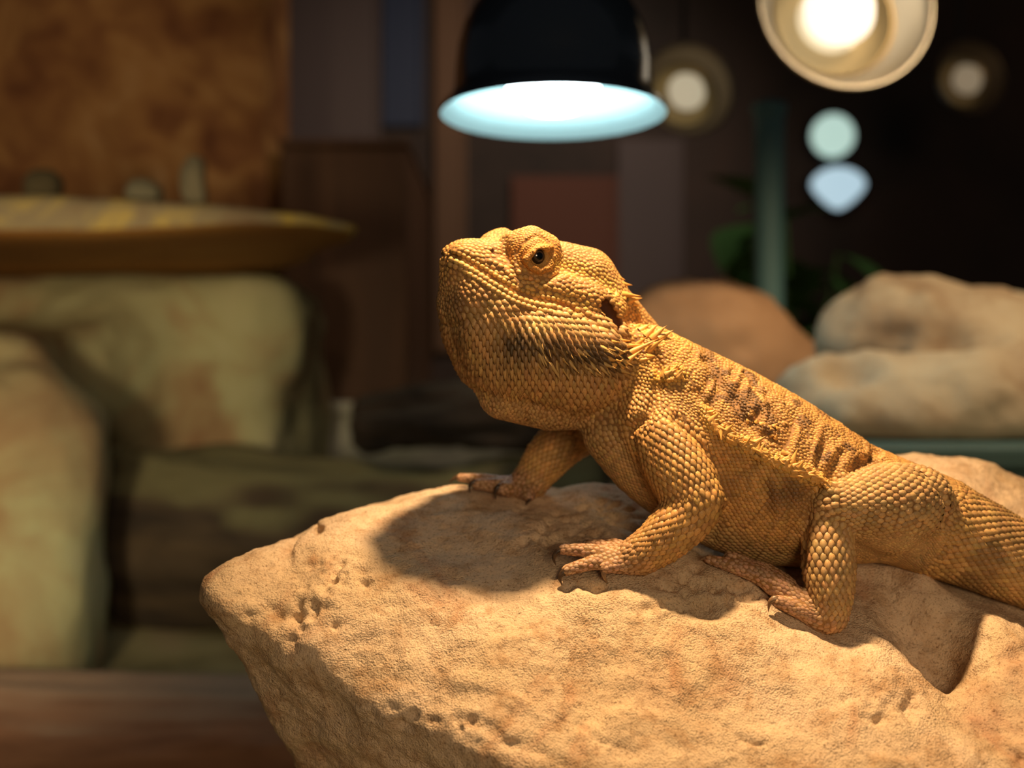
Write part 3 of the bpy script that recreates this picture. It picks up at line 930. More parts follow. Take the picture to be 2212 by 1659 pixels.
FRINGE = [(1522, 884), (1545, 925), (1585, 948), (1630, 972), (1680, 996), (1730, 1018), (1785, 1048)]
def style(p, A, F, own):
    """scale size, height, keel, tip, lift, colour and flow for points on the skin"""
    u, v = uv_of(p)
    A = A.copy(); F = F.copy()
    iB = own[:, ANAMES.index('beard')] + own[:, ANAMES.index('dewlap')]
    head = iB + own[:, ANAMES.index('jaw')] + own[:, ANAMES.index('skull')] + own[:, ANAMES.index('orb')]
    # beard: tips point down, spiky in a band across its middle
    band = iB * np.exp(-((v - (775 + 0.02 * (u - 1100))) / 62) ** 2)
    A[:, 3] += 0.55 * band; A[:, 4] += 0.30 * band; A[:, 0] += 1.5 * band
    low = iB * sstep(830, 890, v)
    A[:, 0] -= 2.5 * low
    chin = iB * sstep(690, 620, v)
    A[:, 0] -= 4.0 * chin; A[:, 3] -= 0.4 * chin; A[:, 4] -= 0.18 * chin; A[:, 1] += 0.06 * chin
    front = iB * sstep(1040, 985, u)
    A[:, 0] -= 4.0 * front
    a = np.interp(u, [1000, 1150, 1280, 1400], [-95, -78, -55, -25]) * math.pi / 180
    al = np.interp(u, [1000, 1150, 1280, 1400], [-95, -88, -80, -62]) * math.pi / 180
    a = a + (al - a) * sstep(770, 830, v)
    a = a + sstep(720, 660, v) * 0.7
    bd = np.stack([np.cos(a), np.zeros_like(a), np.sin(a)], 1).astype(np.float32)
    F = F / np.maximum(np.linalg.norm(F, axis=1), 1e-6)[:, None]
    jw = own[:, ANAMES.index('jaw')]
    wB = np.clip(iB * 1.5, 0, 1)[:, None]
    F = F * (1 - wB) + bd * wB
    # throat skin under the beard, over the shoulder: fine
    n1 = vnoise(p, 33, 90); n2 = vnoise(p, 14, 91); n3 = vnoise(p, 60, 92)
    col = A[:, 5:8]
    torso = own[:, ANAMES.index('torso')] + own[:, ANAMES.index('neck')] * 0.5
    # head pigment
    hs = line_mask(u, v, [(1205, 568), (1250, 580), (1300, 605), (1325, 625)], 13) * head
    col = mixc(col, (0.80, 0.56, 0.14), 0.9 * hs)
    br = line_mask(u, v, [(1190, 618), (1230, 608), (1290, 618), (1318, 640)], 11) * head
    col = mixc(col, (0.36, 0.19, 0.07), 0.85 * br)
    tp = sstep(575, 535, v) * sstep(1195, 1230, u) * head
    col = mixc(col, (0.40, 0.24, 0.09), 0.72 * tp)
    ckm = line_mask(u, v, [(1150, 625), (1200, 640), (1260, 660)], 14) * head
    col = mixc(col, (0.78, 0.50, 0.12), 0.6 * ckm)
    lip = line_mask(u, v, [(1110, 645), (1150, 660), (1190, 668)], 9) * head
    col = mixc(col, (0.72, 0.28, 0.08), 0.6 * lip)
    # dark beard band
    db = iB * (line_mask(u, v, [(1110, 740), (1170, 755), (1250, 765), (1330, 770), (1395, 748)], 36) * 1.05
               + line_mask(u, v, [(985, 640), (990, 690), (1000, 735)], 13) * 0.6 + line_mask(u, v, [(1040, 640), (1075, 655)], 14) * 0.35
               + line_mask(u, v, [(1395, 800), (1405, 860)], 30) * 0.35)
    col = mixc(col, (0.075, 0.045, 0.022), np.clip(db * (0.85 + 0.4 * n2), 0, 0.93))
    up = iB * line_mask(u, v, [(1150, 700), (1230, 700), (1300, 712)], 16)
    col = mixc(col, (0.68, 0.50, 0.20), 0.55 * up)
    # back blotches, and darker colour along the folds
    bk = back_mask(p)
    A[:, 0] -= 2.3 * bk; A[:, 0] -= 1.6 * torso * (1 - bk) * sstep(1600, 1480, u)
    blot = bk * (sstep(0.12, 0.40, n1 + 0.45 * n2) * 0.85)
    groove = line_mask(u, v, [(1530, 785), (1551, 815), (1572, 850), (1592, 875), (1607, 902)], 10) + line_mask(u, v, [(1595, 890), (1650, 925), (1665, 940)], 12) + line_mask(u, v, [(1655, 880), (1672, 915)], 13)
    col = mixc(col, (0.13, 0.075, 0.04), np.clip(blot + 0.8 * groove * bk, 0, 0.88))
    dk = torso * line_mask(u, v, [(1425, 770), (1440, 790)], 14)
    col = mixc(col, (0.14, 0.08, 0.05), 0.8 * dk)
    nt_ = torso * sstep(1560, 1470, u) * sstep(880, 800, v)
    col = mixc(col, (0.74, 0.42, 0.09), 0.4 * nt_)
    # flank below the ridge: dark between pale beads
    fl = torso * sstep(0, 25, v - np.interp(u, [1500, 1545, 1630, 1730, 1785], [890, 935, 980, 1025, 1055])) * sstep(1150, 1060, v) * sstep(1530, 1570, u)
    col = mixc(col, (0.20, 0.11, 0.045), np.clip(fl * sstep(-0.3, 0.3, n1 + 0.4 * n2) * 0.85, 0, 0.85))
    A[:, 0] += 1.5 * fl
    fr = line_mask(u, v, FRINGE, 15) * np.clip(torso * 1.5, 0, 1)
    col = mixc(col, (0.82, 0.55, 0.12), 0.8 * fr)
    tf = line_mask(u, v, [(1420, 815), (1445, 812), (1468, 808)], 15) * np.clip(torso * 1.5, 0, 1)
    col = mixc(col, (0.84, 0.50, 0.09), 0.85 * tf)
    hip = (own[:, ANAMES.index('tail')] + torso * sstep(1840, 1900, u))
    tb = hip * sstep(-0.05, 0.35, np.sin((p @ LEN_DIR) / 27.0) * 0.5 + 0.7 * n1)
    col = mixc(col, (0.24, 0.14, 0.06), 0.6 * tb)
    th = own[:, ANAMES.index('thigh')]
    pale = line_mask(u, v, [(1850, 1170), (1900, 1180), (1960, 1165), (1990, 1190)], 34) * (own[:, ANAMES.index('belly')] + th + torso)
    A[:, 0] -= 6.0 * pale; A[:, 1] -= 0.1 * pale
    col = mixc(col, (0.62, 0.45, 0.22), 0.6 * pale)
    big = th * line_mask(u, v, [(1860, 1060), (1930, 1080), (1990, 1100)], 40)
    A[:, 0] += 2.5 * big
    ar = own[:, ANAMES.index('arm')] + own[:, ANAMES.index('fore')] + own[:, ANAMES.index('shin')] + th
    col = mixc(col, (0.36, 0.21, 0.08), np.clip(ar * sstep(0.15, 0.5, n3 + 0.4 * n2) * 0.5, 0, 0.6))
    inn = own[:, ANAMES.index('arm')] * sstep(1420, 1390, u)
    A[:, 0] -= 3 * inn
    # crook of the elbow, wrist and shoulder: small scales
    for pts, wd, ds in (([(1440, 1085), (1470, 1078)], 22, 6), ([(1395, 900), (1440, 880), (1480, 900)], 30, 5), ([(1370, 1185), (1390, 1210)], 14, 4), ([(1760, 1310), (1800, 1300)], 16, 5), ([(1745, 1085), (1830, 1150)], 18, 4)):
        A[:, 0] -= ds * line_mask(u, v, pts, wd) * (1 - np.clip(iB, 0, 1))
    A[:, 0] = np.clip(A[:, 0], 4.6, 20)
    A[:, 5:8] = col
    return A, F

def mixc(c, t, f):
    f = np.clip(f, 0, 1)[:, None]
    return c * (1 - f) + np.array(t, np.float32) * f

_d, cA, cF, cOwn = body_smooth(cand, True)
cA, cF = style(cand, cA, cF, cOwn)

# points with fixed places first: lip rows and eyelid rims
fixed = []
def row(pts, step, size, h, col, sym=True):
    pts = np.array(pts, float)
    L = np.concatenate([[0], np.cumsum(np.linalg.norm(np.diff(pts, axis=0), axis=1))])
    n = int(L[-1] / step)
    t = (np.arange(n) + 0.5) * L[-1] / n
    uv = np.stack([np.interp(t, L, pts[:, i]) for i in range(2)], 1)
    pp = pick(body_sdf, uv)
    for q in pp:
        fixed.append((q, size, h, col))
MOUTH = [(972, 549), (1000, 561), (1040, 585), (1080, 611), (1120, 634), (1160, 647), (1200, 654), (1240, 668)]
row([(a - 3, b + 9) for a, b in MOUTH], 12, 12.0, 0.55, (0.66, 0.42, 0.15))
row([(a - 5, b + 20) for a, b in MOUTH[:-1]], 12, 12.0, 0.50, (0.58, 0.36, 0.13))
row([(a + 4, b - 8) for a, b in MOUTH], 11, 9.5, 0.35, (0.66, 0.40, 0.12))

grid = {}
CS = 18.0
acc_i = []
pts_l = []
def try_add(q, r):
    key = (int(q[0] // CS), int(q[1] // CS), int(q[2] // CS))
    for dx in (-1, 0, 1):
        for dy in (-1, 0, 1):
            for dz in (-1, 0, 1):
                for (x, y, z, r2) in grid.get((key[0] + dx, key[1] + dy, key[2] + dz), ()):
                    rr = 0.5 * (r + r2)
                    if (x - q[0]) ** 2 + (y - q[1]) ** 2 + (z - q[2]) ** 2 < rr * rr:
                        return False
    grid.setdefault(key, []).append((q[0], q[1], q[2], r))
    return True
for q, size, h, col in fixed:
    try_add([float(x) for x in q], size * 0.8)
pf_c = fold_pt(cand)
bad = (np.linalg.norm(pf_c - eye_s.astype(np.float32), axis=1) < 19) | (np.linalg.norm(pf_c - nostril_s.astype(np.float32), axis=1) < 8)
bad |= seg_dist(pf_c, ear_s - HS * 8) < 19.5
bad |= seg_dist(pf_c, _c[0][0]) < 4.5
# limbs, tail and lower flanks: scales in staggered rows round the axis
def lattice(names, step_k=0.80, start=0):
    out = []
    for pr in PRIMS:
        nm = ANAMES[pr['a']]
        if nm not in names or pr['fold']:
            continue
        c = pr['c'].astype(np.float64); r = pr['r'].astype(np.float64)
        r2 = r if pr['r2'] is None else pr['r2'].astype(np.float64)
        L = np.concatenate([[0], np.cumsum(np.linalg.norm(np.diff(c, axis=0), axis=1))])
        size = float(ATTR[nm][0])
        n = max(6, int(round(2 * math.pi * (0.6 * r.max() + 0.4 * r.mean()) / size)))
        s = 0.0; k = 0
        while s < L[-1]:
            ct = np.array([np.interp(s, L, c[:, i]) for i in range(3)])
            i = min(np.searchsorted(L, s, side='right') - 1, len(c) - 2)
            e = c[min(i + 1, len(c) - 1)] - c[max(i - 1, 0)] if i > 0 else c[1] - c[0]
            e = e / np.linalg.norm(e)
            a = np.array([0, 1.0, 0]); a = a - e * (a @ e); a /= np.linalg.norm(a)
            b = np.cross(e, a)
            rr = np.interp(s, L, r); rs = np.interp(s, L, r2)
            th = (np.arange(n) + 0.5 * (k % 2)) * 2 * math.pi / n
            rad = np.cos(th)[:, None] * a * rs + np.sin(th)[:, None] * b * rr
            u = rad / np.linalg.norm(rad, axis=1)[:, None]
            out.append(np.concatenate([ct + rad, u, np.full((n, 1), 2 * math.pi * 0.5 * (rr + rs) / n), np.full((n, 1), pr['a'])], 1))
            s += 2 * math.pi * 0.5 * (rr + rs) / n * step_k; k += 1
    return np.concatenate(out)
LT = lattice(('arm', 'fore', 'shin', 'thigh', 'tail', 'torso', 'belly'))
lp = LT[:, :3].copy(); lu = LT[:, 3:6]
for _ in range(4):
    lp = lp - (np.clip(body_sdf(lp.astype(np.float32)), -25, 25) * 0.9)[:, None] * lu
ok = np.abs(body_sdf(lp.astype(np.float32))) < 1.5
lp = lp[ok]; LT = LT[ok]
_d, lA, lF, lO = body_smooth(lp.astype(np.float32), True)
lA, lF = style(lp.astype(np.float32), lA, lF, lO)
lo_ = lO[np.arange(len(lp)), LT[:, 7].astype(int)]
bkm = back_mask(lp.astype(np.float32))
uL, vL = uv_of(lp)
tor = LT[:, 7] == ANAMES.index('torso')
ok = (lo_ > 0.5) & (bkm < 0.1) & ~(tor & ((uL < 1520) | (vL < np.interp(uL, [1500, 1545, 1630, 1730, 1785, 1850, 2000], [900, 940, 985, 1030, 1060, 960, 1000]))))
ok &= lA[:, 0] > 0.72 * np.array([ATTR[ANAMES[int(i)]][0] for i in LT[:, 7]])
lp = lp[ok]; lS = LT[ok, 6]; lA = lA[ok]; lF = lF[ok]
# the beard: rows that sag like a hanging cloth, on both sides
bl_ = []
k = 0; vv = 640.0
while vv < 950:
    uu = np.arange(955, 1425, 15.0) + (7.5 if k % 2 else 0)
    bl_ += [(x, vv + 26 * ((x - 1150) / 250) ** 2 - 14) for x in uu]
    vv += 12.5; k += 1
bp_ = pick(body_sdf, bl_)
_m = np.abs(body_sdf(bp_.astype(np.float32))) < 1.5
bp_ = bp_[_m]
_d, bA, bF, bO = body_smooth(bp_.astype(np.float32), True)
_m = (bO[:, ANAMES.index('beard')] + bO[:, ANAMES.index('dewlap')] > 0.55)
bp_ = bp_[_m]; bA, bF = style(bp_.astype(np.float32), bA[_m], bF[_m], bO[_m])
_m = (bA[:, 0] > 12.5) & near_side(bp_.astype(np.float32))
bp_ = bp_[_m]; bA = bA[_m]; bF = bF[_m]
mir = bp_ - 2 * ((bp_ - HO) @ HS)[:, None] * HS
bF2 = bF - 2 * (bF @ HS)[:, None] * HS
lat_p = np.concatenate([lp, bp_, mir]); lat_A = np.concatenate([lA, bA, bA]); lat_F = np.concatenate([lF, bF, bF2])
lat_s = np.concatenate([lS, np.full(2 * len(bp_), 15.0)])
keep = [i for i, (q, r) in enumerate(zip(lat_p.tolist(), (lat_s * 0.62).tolist())) if try_add(q, r)]
lat_p = lat_p[keep]; lat_A = lat_A[keep]; lat_F = lat_F[keep]; lat_s = lat_s[keep]
cl = cand.tolist(); rl = (cA[:, 0] * 0.80).tolist(); bl = bad.tolist()
for i in range(NC):
    if not bl[i] and try_add(cl[i], rl[i]):
        acc_i.append(i)
sp_ = np.concatenate([lat_p, cand[acc_i].astype(np.float64)]); sA = np.concatenate([lat_A, cA[acc_i]])
mob = np.concatenate([np.full(len(lat_p), 0.04), np.full(len(acc_i), 0.28)])[:, None]
lsz = np.concatenate([lat_s, np.zeros(len(acc_i))])
# even the spacing out
for it in range(6):
    kd = kdtree.KDTree(len(sp_))
    for i, q in enumerate(sp_.tolist()):
        kd.insert(q, i)
    kd.balance()
    nb = np.array([[x[1] for x in kd.find_n(q, 8)][1:] for q in sp_.tolist()])
    df = sp_[:, None, :] - sp_[nb]
    ln = np.maximum(np.linalg.norm(df, axis=2), 1e-3)
    want = 0.5 * (sA[:, 0][:, None] + sA[:, 0][nb]) * 1.02
    push = np.clip(want - ln, 0, None) / ln
    sp_ = sp_ + mob * (df * push[:, :, None]).sum(1)
    if it % 2 == 1:
        f32 = sp_.astype(np.float32)
        dd, gg = grad(body_sdf, f32, 1.0)
        sp_ = sp_ - (np.clip(dd, -4, 4) / np.maximum((gg * gg).sum(1), 0.2))[:, None] * gg
# normals from the finished (wrinkled) mesh
kd = kdtree.KDTree(len(bv))
for i, q in enumerate(bv.tolist()):
    kd.insert(q, i)
kd.balance()
ni = np.array([kd.find(q)[1] for q in sp_.tolist()])
sN = bn[ni].astype(np.float64)
off = ((bv[ni] - sp_) * sN).sum(1)
sp_ = sp_ + off[:, None] * sN
f32 = sp_.astype(np.float32)
_d, a2, f2, o2 = body_smooth(f32, True)
sA, sF = style(f32, a2, f2, o2)
_m = lsz > 0
sA[_m, 0] = np.clip(lsz[_m], 0.8 * sA[_m, 0], 1.25 * sA[_m, 0])
if fixed:
    fp = np.array([f[0] for f in fixed])
    fnN = bn[[kd.find(q)[1] for q in fp.tolist()]]
    fA = np.zeros((len(fp), 8), np.float32)
    fA[:, 0] = [f[1] for f in fixed]; fA[:, 1] = [f[2] for f in fixed]; fA[:, 5:8] = [f[3] for f in fixed]
    fF = np.tile(np.array([0.85, 0.0, -0.5], np.float32), (len(fp), 1))
    sp_ = np.concatenate([sp_, fp]); sN = np.concatenate([sN, fnN]); sA = np.concatenate([sA, fA]); sF = np.concatenate([sF, fF])

def build_scales(p, n, A, F, seed=1):
    g = np.random.default_rng(seed)
    K = len(p)
    n = n / np.linalg.norm(n, axis=1)[:, None]
    f = F - (F * n).sum(1)[:, None] * n
    f = f / np.maximum(np.linalg.norm(f, axis=1), 1e-6)[:, None]
    jit = g.normal(0, 0.05, K)[:, None]
    s = np.cross(f, n)
    f, s = f * np.cos(jit) + s * np.sin(jit), s * np.cos(jit) - f * np.sin(jit)
    size = A[:, 0] * g.uniform(0.95, 1.07, K)
    hw = 0.60 * size; hl = 0.66 * size
    h, keel, tip, lift = [A[:, i] * g.uniform(0.85, 1.15, K) for i in (1, 2, 3, 4)]
    tip = np.clip(tip, 0, None); lift = np.clip(lift, 0, None)
    ang = np.arange(8) * math.pi / 4                       # 0 points along the flow (the tip)
    ca, sa = np.cos(ang), np.sin(ang)
    V = np.zeros((K, 17, 3))
    # local coordinates: x across, y along flow, z out
    def put(i, x, y, z):
        V[:, i] = s * x[:, None] + f * y[:, None] + n * z[:, None]
    for j in range(8):
        t = max(ca[j], 0)
        sq = 1.0 / max(abs(ca[j]), abs(sa[j])) ** 0.25
        nar = 1 - 0.35 * np.clip(tip, 0, 1) * (t > 0.5) * (t < 0.99)
        y = hl * ca[j] * sq * (1 + tip * (1.0 if j == 0 else 0.15 * (t > 0.5)))
        x = hw * sa[j] * sq * nar
        zt = size * (lift * (1.0 if j == 0 else 0.4 * t))
        put(j, x, y, -0.14 * size + zt + (0.10 * size if j == 0 else 0))
        y2 = hl * 0.70 * ca[j] * (1 + tip * (0.75 if j == 0 else 0.1 * (t > 0.5)))
        x2 = hw * 0.70 * sa[j] * nar
        kk = keel if j in (0, 4) else 0 * keel
        put(8 + j, x2, y2, size * (0.62 * h + (0.9 if j == 0 else 0.25) * kk * (1 if j == 0 else 0.2)) + zt * 0.9)
    put(16, 0 * hw, 0.05 * hl, size * (h + 0.6 * keel) + 0.25 * lift * size)
    V += p[:, None, :]
    base = np.arange(K)[:, None] * 17
    Q = np.concatenate([base + np.array([[j, 8 + j, 8 + (j + 1) % 8, (j + 1) % 8]]) for j in range(8)])
    Tt = np.concatenate([base + np.array([[8 + j, 16, 8 + (j + 1) % 8]]) for j in range(8)])
    var = g.uniform(0.74, 1.16, (K, 1)) * (1 + g.normal(0, 0.03, (K, 3)))
    c = np.clip(A[:, 5:8] * var, 0.01, 0.95)
    col = np.repeat(c[:, None, :], 17, 1)
    col[:, :8] *= np.array([0.40, 0.33, 0.28])            # the rims of the scales are browner than their crowns
    col[:, 0] *= 1.6
    return V.reshape(-1, 3), Q, Tt, col.reshape(-1, 3)

def skin_material(name, rough, spec, bump_scale, bump):
    m, nt, b = new_mat(name)
    at = N(nt, 'ShaderNodeVertexColor'); at.layer_name = 'Col'
    co = obj_coord(nt)
    n = noise_node(nt, bump_scale, 3, 0.6, co)
    r = ramp(nt, [(0.3, (0.78, 0.74, 0.70)), (0.65, (1.08, 1.06, 1.02))], n.outputs['Fac'])
    mx = N(nt, 'ShaderNodeMix', data_type='RGBA', blend_type='MULTIPLY')
    mx.inputs['Factor'].default_value = 1.0
    nt.links.new(at.outputs['Color'], mx.inputs['A']); nt.links.new(r.outputs['Color'], mx.inputs['B'])
    nt.links.new(mx.outputs['Result'], b.inputs['Base Color'])
    b.inputs['Roughness'].default_value = rough
    b.inputs['Specular IOR Level'].default_value = spec
    bp = N(nt, 'ShaderNodeBump'); bp.inputs['Strength'].default_value = bump; bp.inputs['Distance'].default_value = 0.0005
    nt.links.new(n.outputs['Fac'], bp.inputs['Height']); nt.links.new(bp.outputs['Normal'], b.inputs['Normal'])
    return m
M_skin = skin_material('lizard_skin', 0.62, 0.3, 1800, 0.4)
M_scale = skin_material('lizard_scale', 0.48, 0.38, 2500, 0.15)

dragon = empty('bearded_dragon', to_world(P(1560, 1225, -60)))
tag(dragon, 'yellow-orange bearded lizard with raised head standing on the sandstone boulder', 'lizard')
INV = Matrix.Translation(-dragon.location)
def dlink(name, mesh, mat, smooth=True, parent=None):
    o = link(name, mesh, mat, parent or dragon, smooth)
    if parent is None:
        o.matrix_parent_inverse = INV
    return o

# skin colour
u_, v_ = uv_of(bv)
skin = np.tile(np.array([0.30, 0.165, 0.062], np.float32), (len(bv), 1))
skin *= (1 + 0.2 * vnoise(bv, 20, 8))[:, None]
bf = fold_pt(bv)
skin = mixc(skin, (0.58, 0.30, 0.08), np.exp(-(np.linalg.norm(bf - eye_s.astype(np.float32), axis=1) / 42) ** 4) * 0.9)
skin = mixc(skin, (0.07, 0.02, 0.01), np.exp(-(seg_dist(bf, ear_s - HS * 10) / 19) ** 8))  # dark red ear, painted darker still as shade in the hollow
skin = mixc(skin, (0.16, 0.05, 0.02), np.exp(-(np.linalg.norm(bf - nostril_s.astype(np.float32), axis=1) / 8) ** 4))  # nostril painted dark as shade in its hollow
skin = mixc(skin, (0.55, 0.22, 0.06), 0.7 * line_mask(u_, v_, [(1200, 657), (1240, 672), (1290, 700), (1330, 728)], 9))
skin = mixc(skin, (0.58, 0.40, 0.19), 0.8 * line_mask(u_, v_, [(1850, 1175), (1900, 1185), (1960, 1170), (1990, 1195)], 34))
skin = mixc(skin, (0.07, 0.04, 0.02), 0.8 * line_mask(u_, v_, [(1110, 745), (1170, 760), (1250, 770), (1330, 775), (1395, 752)], 30))
bmesh_ = np_mesh('body', to_world(bv), bq)
set_col(bmesh_, skin)
dlink('body', bmesh_, M_skin)
sv, sq_, stt, sc_ = build_scales(sp_, sN, sA, sF)
sm_ = np_mesh('scales', to_world(sv), sq_, stt)
set_col(sm_, sc_)
so = dlink('scales', sm_, M_scale)
so['kind'] = 'stuff'
so['label'] = 'overlapping keeled yellow-brown scales'
print('SCALES', len(sp_), 'BODY', len(bv))

# ------------------------------------------------------------------ eyes, claws, spines
def lathe(name, prof, n=40, close=False):
    prof = np.array(prof, float)
    K = len(prof)
    th = np.arange(n) * 2 * math.pi / n
    V = np.stack([prof[:, 0][:, None] * np.cos(th), prof[:, 0][:, None] * np.sin(th), np.repeat(prof[:, 1][:, None], n, 1)], -1).reshape(-1, 3)
    q = []
    for i in range(K if close else K - 1):
        i2 = (i + 1) % K
        for j in range(n):
            j2 = (j + 1) % n
            q.append((i * n + j, i * n + j2, i2 * n + j2, i2 * n + j))
    return np_mesh(name, V, np.array(q))

def cap_profile(r, a0, a1, n=10):
    return [(max(r * math.sin(a), 1e-5), r * math.cos(a)) for a in np.linspace(a0, a1, n)]

M_eye = plain('eye_dark', (0.030, 0.017, 0.010), 0.12)
M_iris = plain('eye_iris', (0.085, 0.052, 0.032), 0.15)
M_pupil = plain('eye_pupil', (0.002, 0.002, 0.002), 0.05, spec=0.8)
ER = 19.0 * S
eye_m = lathe('eye', cap_profile(ER, 0, math.pi, 18), 32)
iris_m = lathe('iris', [(ER * 1.006 * math.sin(a), ER * 1.006 * math.cos(a)) for a in np.linspace(0.40, 0.62, 5)], 32)
pupil_m = lathe('pupil', cap_profile(ER * 1.012, 0.0, 0.40, 6), 32)
for side in (1, -1):
    c = eye_s - HS * 15.5
    look = unit(HS * 0.75 + np.array([0.12, -0.35, 0.02]))
    if side < 0:
        c = c - 2 * ((c - HO) @ HS) * HS
        look = look - 2 * (look @ HS) * HS
    R_ = Vector(look).to_track_quat('Z', 'Y').to_matrix().to_4x4()
    e = dlink('eye', eye_m, M_eye)
    e.matrix_basis = Matrix.Translation(to_world(c)) @ R_
    e['label'] = 'glossy dark brown eye'
    link('iris', iris_m, M_iris, e); link('pupil', pupil_m, M_pupil, e)

M_claw = mottled('claw_horn', [(0.35, (0.030, 0.018, 0.010)), (0.7, (0.14, 0.08, 0.04))], 300, 0.35, 0.1, 0.0003, spec=0.5)
M_claw2 = mottled('pale_claw_horn', [(0.35, (0.14, 0.08, 0.04)), (0.7, (0.34, 0.21, 0.11))], 300, 0.35, 0.1, 0.0003, spec=0.5)
def claw(pts, r, mat):
    q = smooth_path([(x[0], x[1], wmap(x[2])) for x in pts], 4)
    c = np.array([P(*x[:3]) for x in q])
    t = np.gradient(c, axis=0); t /= np.linalg.norm(t, axis=1)[:, None]
    n = 10
    V = []
    for i in range(len(c)):
        a = np.array([0.2, 1.0, 0.1]); a = a - t[i] * (a @ t[i]); a /= np.linalg.norm(a)
        b = np.cross(t[i], a)
        f = i / (len(c) - 1)
        rr = r * max(1 - f ** 1.6, 0.03)
        th = np.arange(n) * 2 * math.pi / n
        V.append(c[i] + rr * (np.cos(th)[:, None] * a * 0.8 + np.sin(th)[:, None] * b))
    V = np.concatenate(V)
    q = [(i * n + j, i * n + (j + 1) % n, (i + 1) * n + (j + 1) % n, (i + 1) * n + j) for i in range(len(c) - 1) for j in range(n)]
    o = dlink('claw', np_mesh('claw', to_world(V), np.array(q)), mat)
    o['label'] = 'curved dark claw'
claw([(1224, 1186, -206), (1206, 1190, -210), (1196, 1205, -212), (1201, 1222, -212)], 8.5, M_claw)
claw([(1230, 1229, -235), (1217, 1236, -240), (1209, 1249, -242), (1214, 1264, -240)], 8.5, M_claw)
claw([(1311, 1224, -246), (1304, 1234, -251), (1306, 1248, -252), (1314, 1262, -248)], 8, M_claw2)
claw([(1272, 1176, -156), (1258, 1176, -156), (1250, 1186, -156)], 6, M_claw)
claw([(1306, 1173, -129), (1292, 1172, -126), (1284, 1180, -124)], 6, M_claw)
claw([(1000, 1031, 223), (984, 1032, 224), (968, 1045, 225)], 7, M_claw)
claw([(1036, 1045, 175), (1022, 1042, 171), (1014, 1052, 169), (1017, 1066, 169)], 7.5, M_claw)
claw([(1086, 1052, 162), (1076, 1052, 155), (1070, 1064, 153), (1071, 1080, 153)], 7.5, M_claw)
claw([(1144, 1064, 164), (1146, 1072, 157), (1142, 1082, 155), (1135, 1092, 155)], 7, M_claw)
claw([(1687, 1298, -273), (1672, 1294, -276), (1662, 1304, -276), (1660, 1322, -272)], 8.5, M_claw2)
claw([(1536, 1209, -143), (1524, 1205, -141), (1512, 1210, -140)], 6.5, M_claw2)
claw([(1580, 1200, -113), (1570, 1196, -111), (1562, 1202, -110)], 5, M_claw2)
claw([(1636, 1221, -143), (1626, 1216, -141), (1618, 1222, -140)], 5.5, M_claw2)

M_spine = mottled('yellow_spine', [(0.3, (0.64, 0.32, 0.075)), (0.7, (0.74, 0.42, 0.115))], 900, 0.42, 0.1, 0.0002, spec=0.4)
M_spine_b = mottled('tan_spine', [(0.3, (0.46, 0.27, 0.08)), (0.7, (0.66, 0.44, 0.16))], 900, 0.45, 0.1, 0.0002, spec=0.4)
cone = [(1.0, -0.15), (0.92, 0.05), (0.62, 0.30), (0.36, 0.58), (0.16, 0.82), (0.01, 1.0)]
spine_meshes = []
for mt in (M_spine, M_spine_b):
    me = lathe('spine', cone, 8)
    me.materials.append(mt)
    me.polygons.foreach_set('use_smooth', np.ones(len(me.polygons), dtype=bool))
    spine_meshes.append(me)
spine_req = []       # base u, v, tip du, dv, outward share, radius, kind
def sp_add(b, t, rad, out=0.35, kind=0):
    rad *= 1.15; out += 0.25
    spine_req.append((b[0], b[1], t[0] - b[0], t[1] - b[1], out, rad, kind))
for b, t, r in [((1340, 600), (1352, 599), 4), ((1348, 613), (1366, 609), 5), ((1348, 636), (1384, 635), 7), ((1361, 648), (1388, 643), 7), ((1370, 657), (1386, 657), 5),
                ((1316, 632), (1317, 621), 6), ((1332, 638), (1334, 626), 6), ((1349, 644), (1352, 632), 5.5),
                ((1372, 706), (1384, 696), 7), ((1385, 712), (1402, 697), 8), ((1398, 722), (1420, 702), 8.5), ((1412, 728), (1439, 706), 8.5), ((1427, 729), (1452, 712), 8),
                ((1350, 748), (1392, 735), 6), ((1363, 761), (1417, 734), 7.5), ((1404, 754), (1437, 733), 7.5), ((1347, 788), (1388, 760), 8), ((1322, 792), (1345, 778), 7.5),
                ((1400, 770), (1422, 766), 6), ((1332, 765), (1358, 758), 6), ((1385, 778), (1404, 776), 5), ((1300, 752), (1328, 757), 6), ((1315, 775), (1342, 780), 6),
                ((1340, 735), (1362, 730), 5), ((1318, 738), (1340, 738), 5.5), ((1378, 742), (1402, 730), 5)]:
    sp_add(b, t, r, 0.30)
rs = random.Random(5)
for i in range(34):          # spiky lower edge of the beard's dark band
    u = rs.uniform(1165, 1345); v = 735 + rs.random() * 62 + (u - 1165) * 0.06
    a = math.radians(np.interp(u, [1165, 1345], [68, 24]) + rs.gauss(0, 7)); L = rs.uniform(15, 30)
    sp_add((u, v), (u + L * math.cos(a), v + L * math.sin(a)), rs.uniform(4.2, 5.8), 0.55, 1)
for i in range(40):          # front of the beard: short spikes hanging down
    u = rs.uniform(1000, 1165); v = rs.uniform(770, 850) + (u - 1000) * 0.05
    L = rs.uniform(10, 18)
    sp_add((u, v), (u + rs.uniform(-2, 5), v + L), rs.uniform(3.4, 4.6), 0.5, 1)
for i in range(16):          # shoulder tuft
    u = rs.uniform(1420, 1468); v = 814 - (u - 1420) * 0.12 + rs.uniform(-12, 12)
    sp_add((u, v), (u + rs.uniform(6, 15), v + rs.uniform(-12, 3)), rs.uniform(5, 7), 0.7)
FR = np.array(FRINGE, float)
FL = np.concatenate([[0], np.cumsum(np.linalg.norm(np.diff(FR, axis=0), axis=1))])
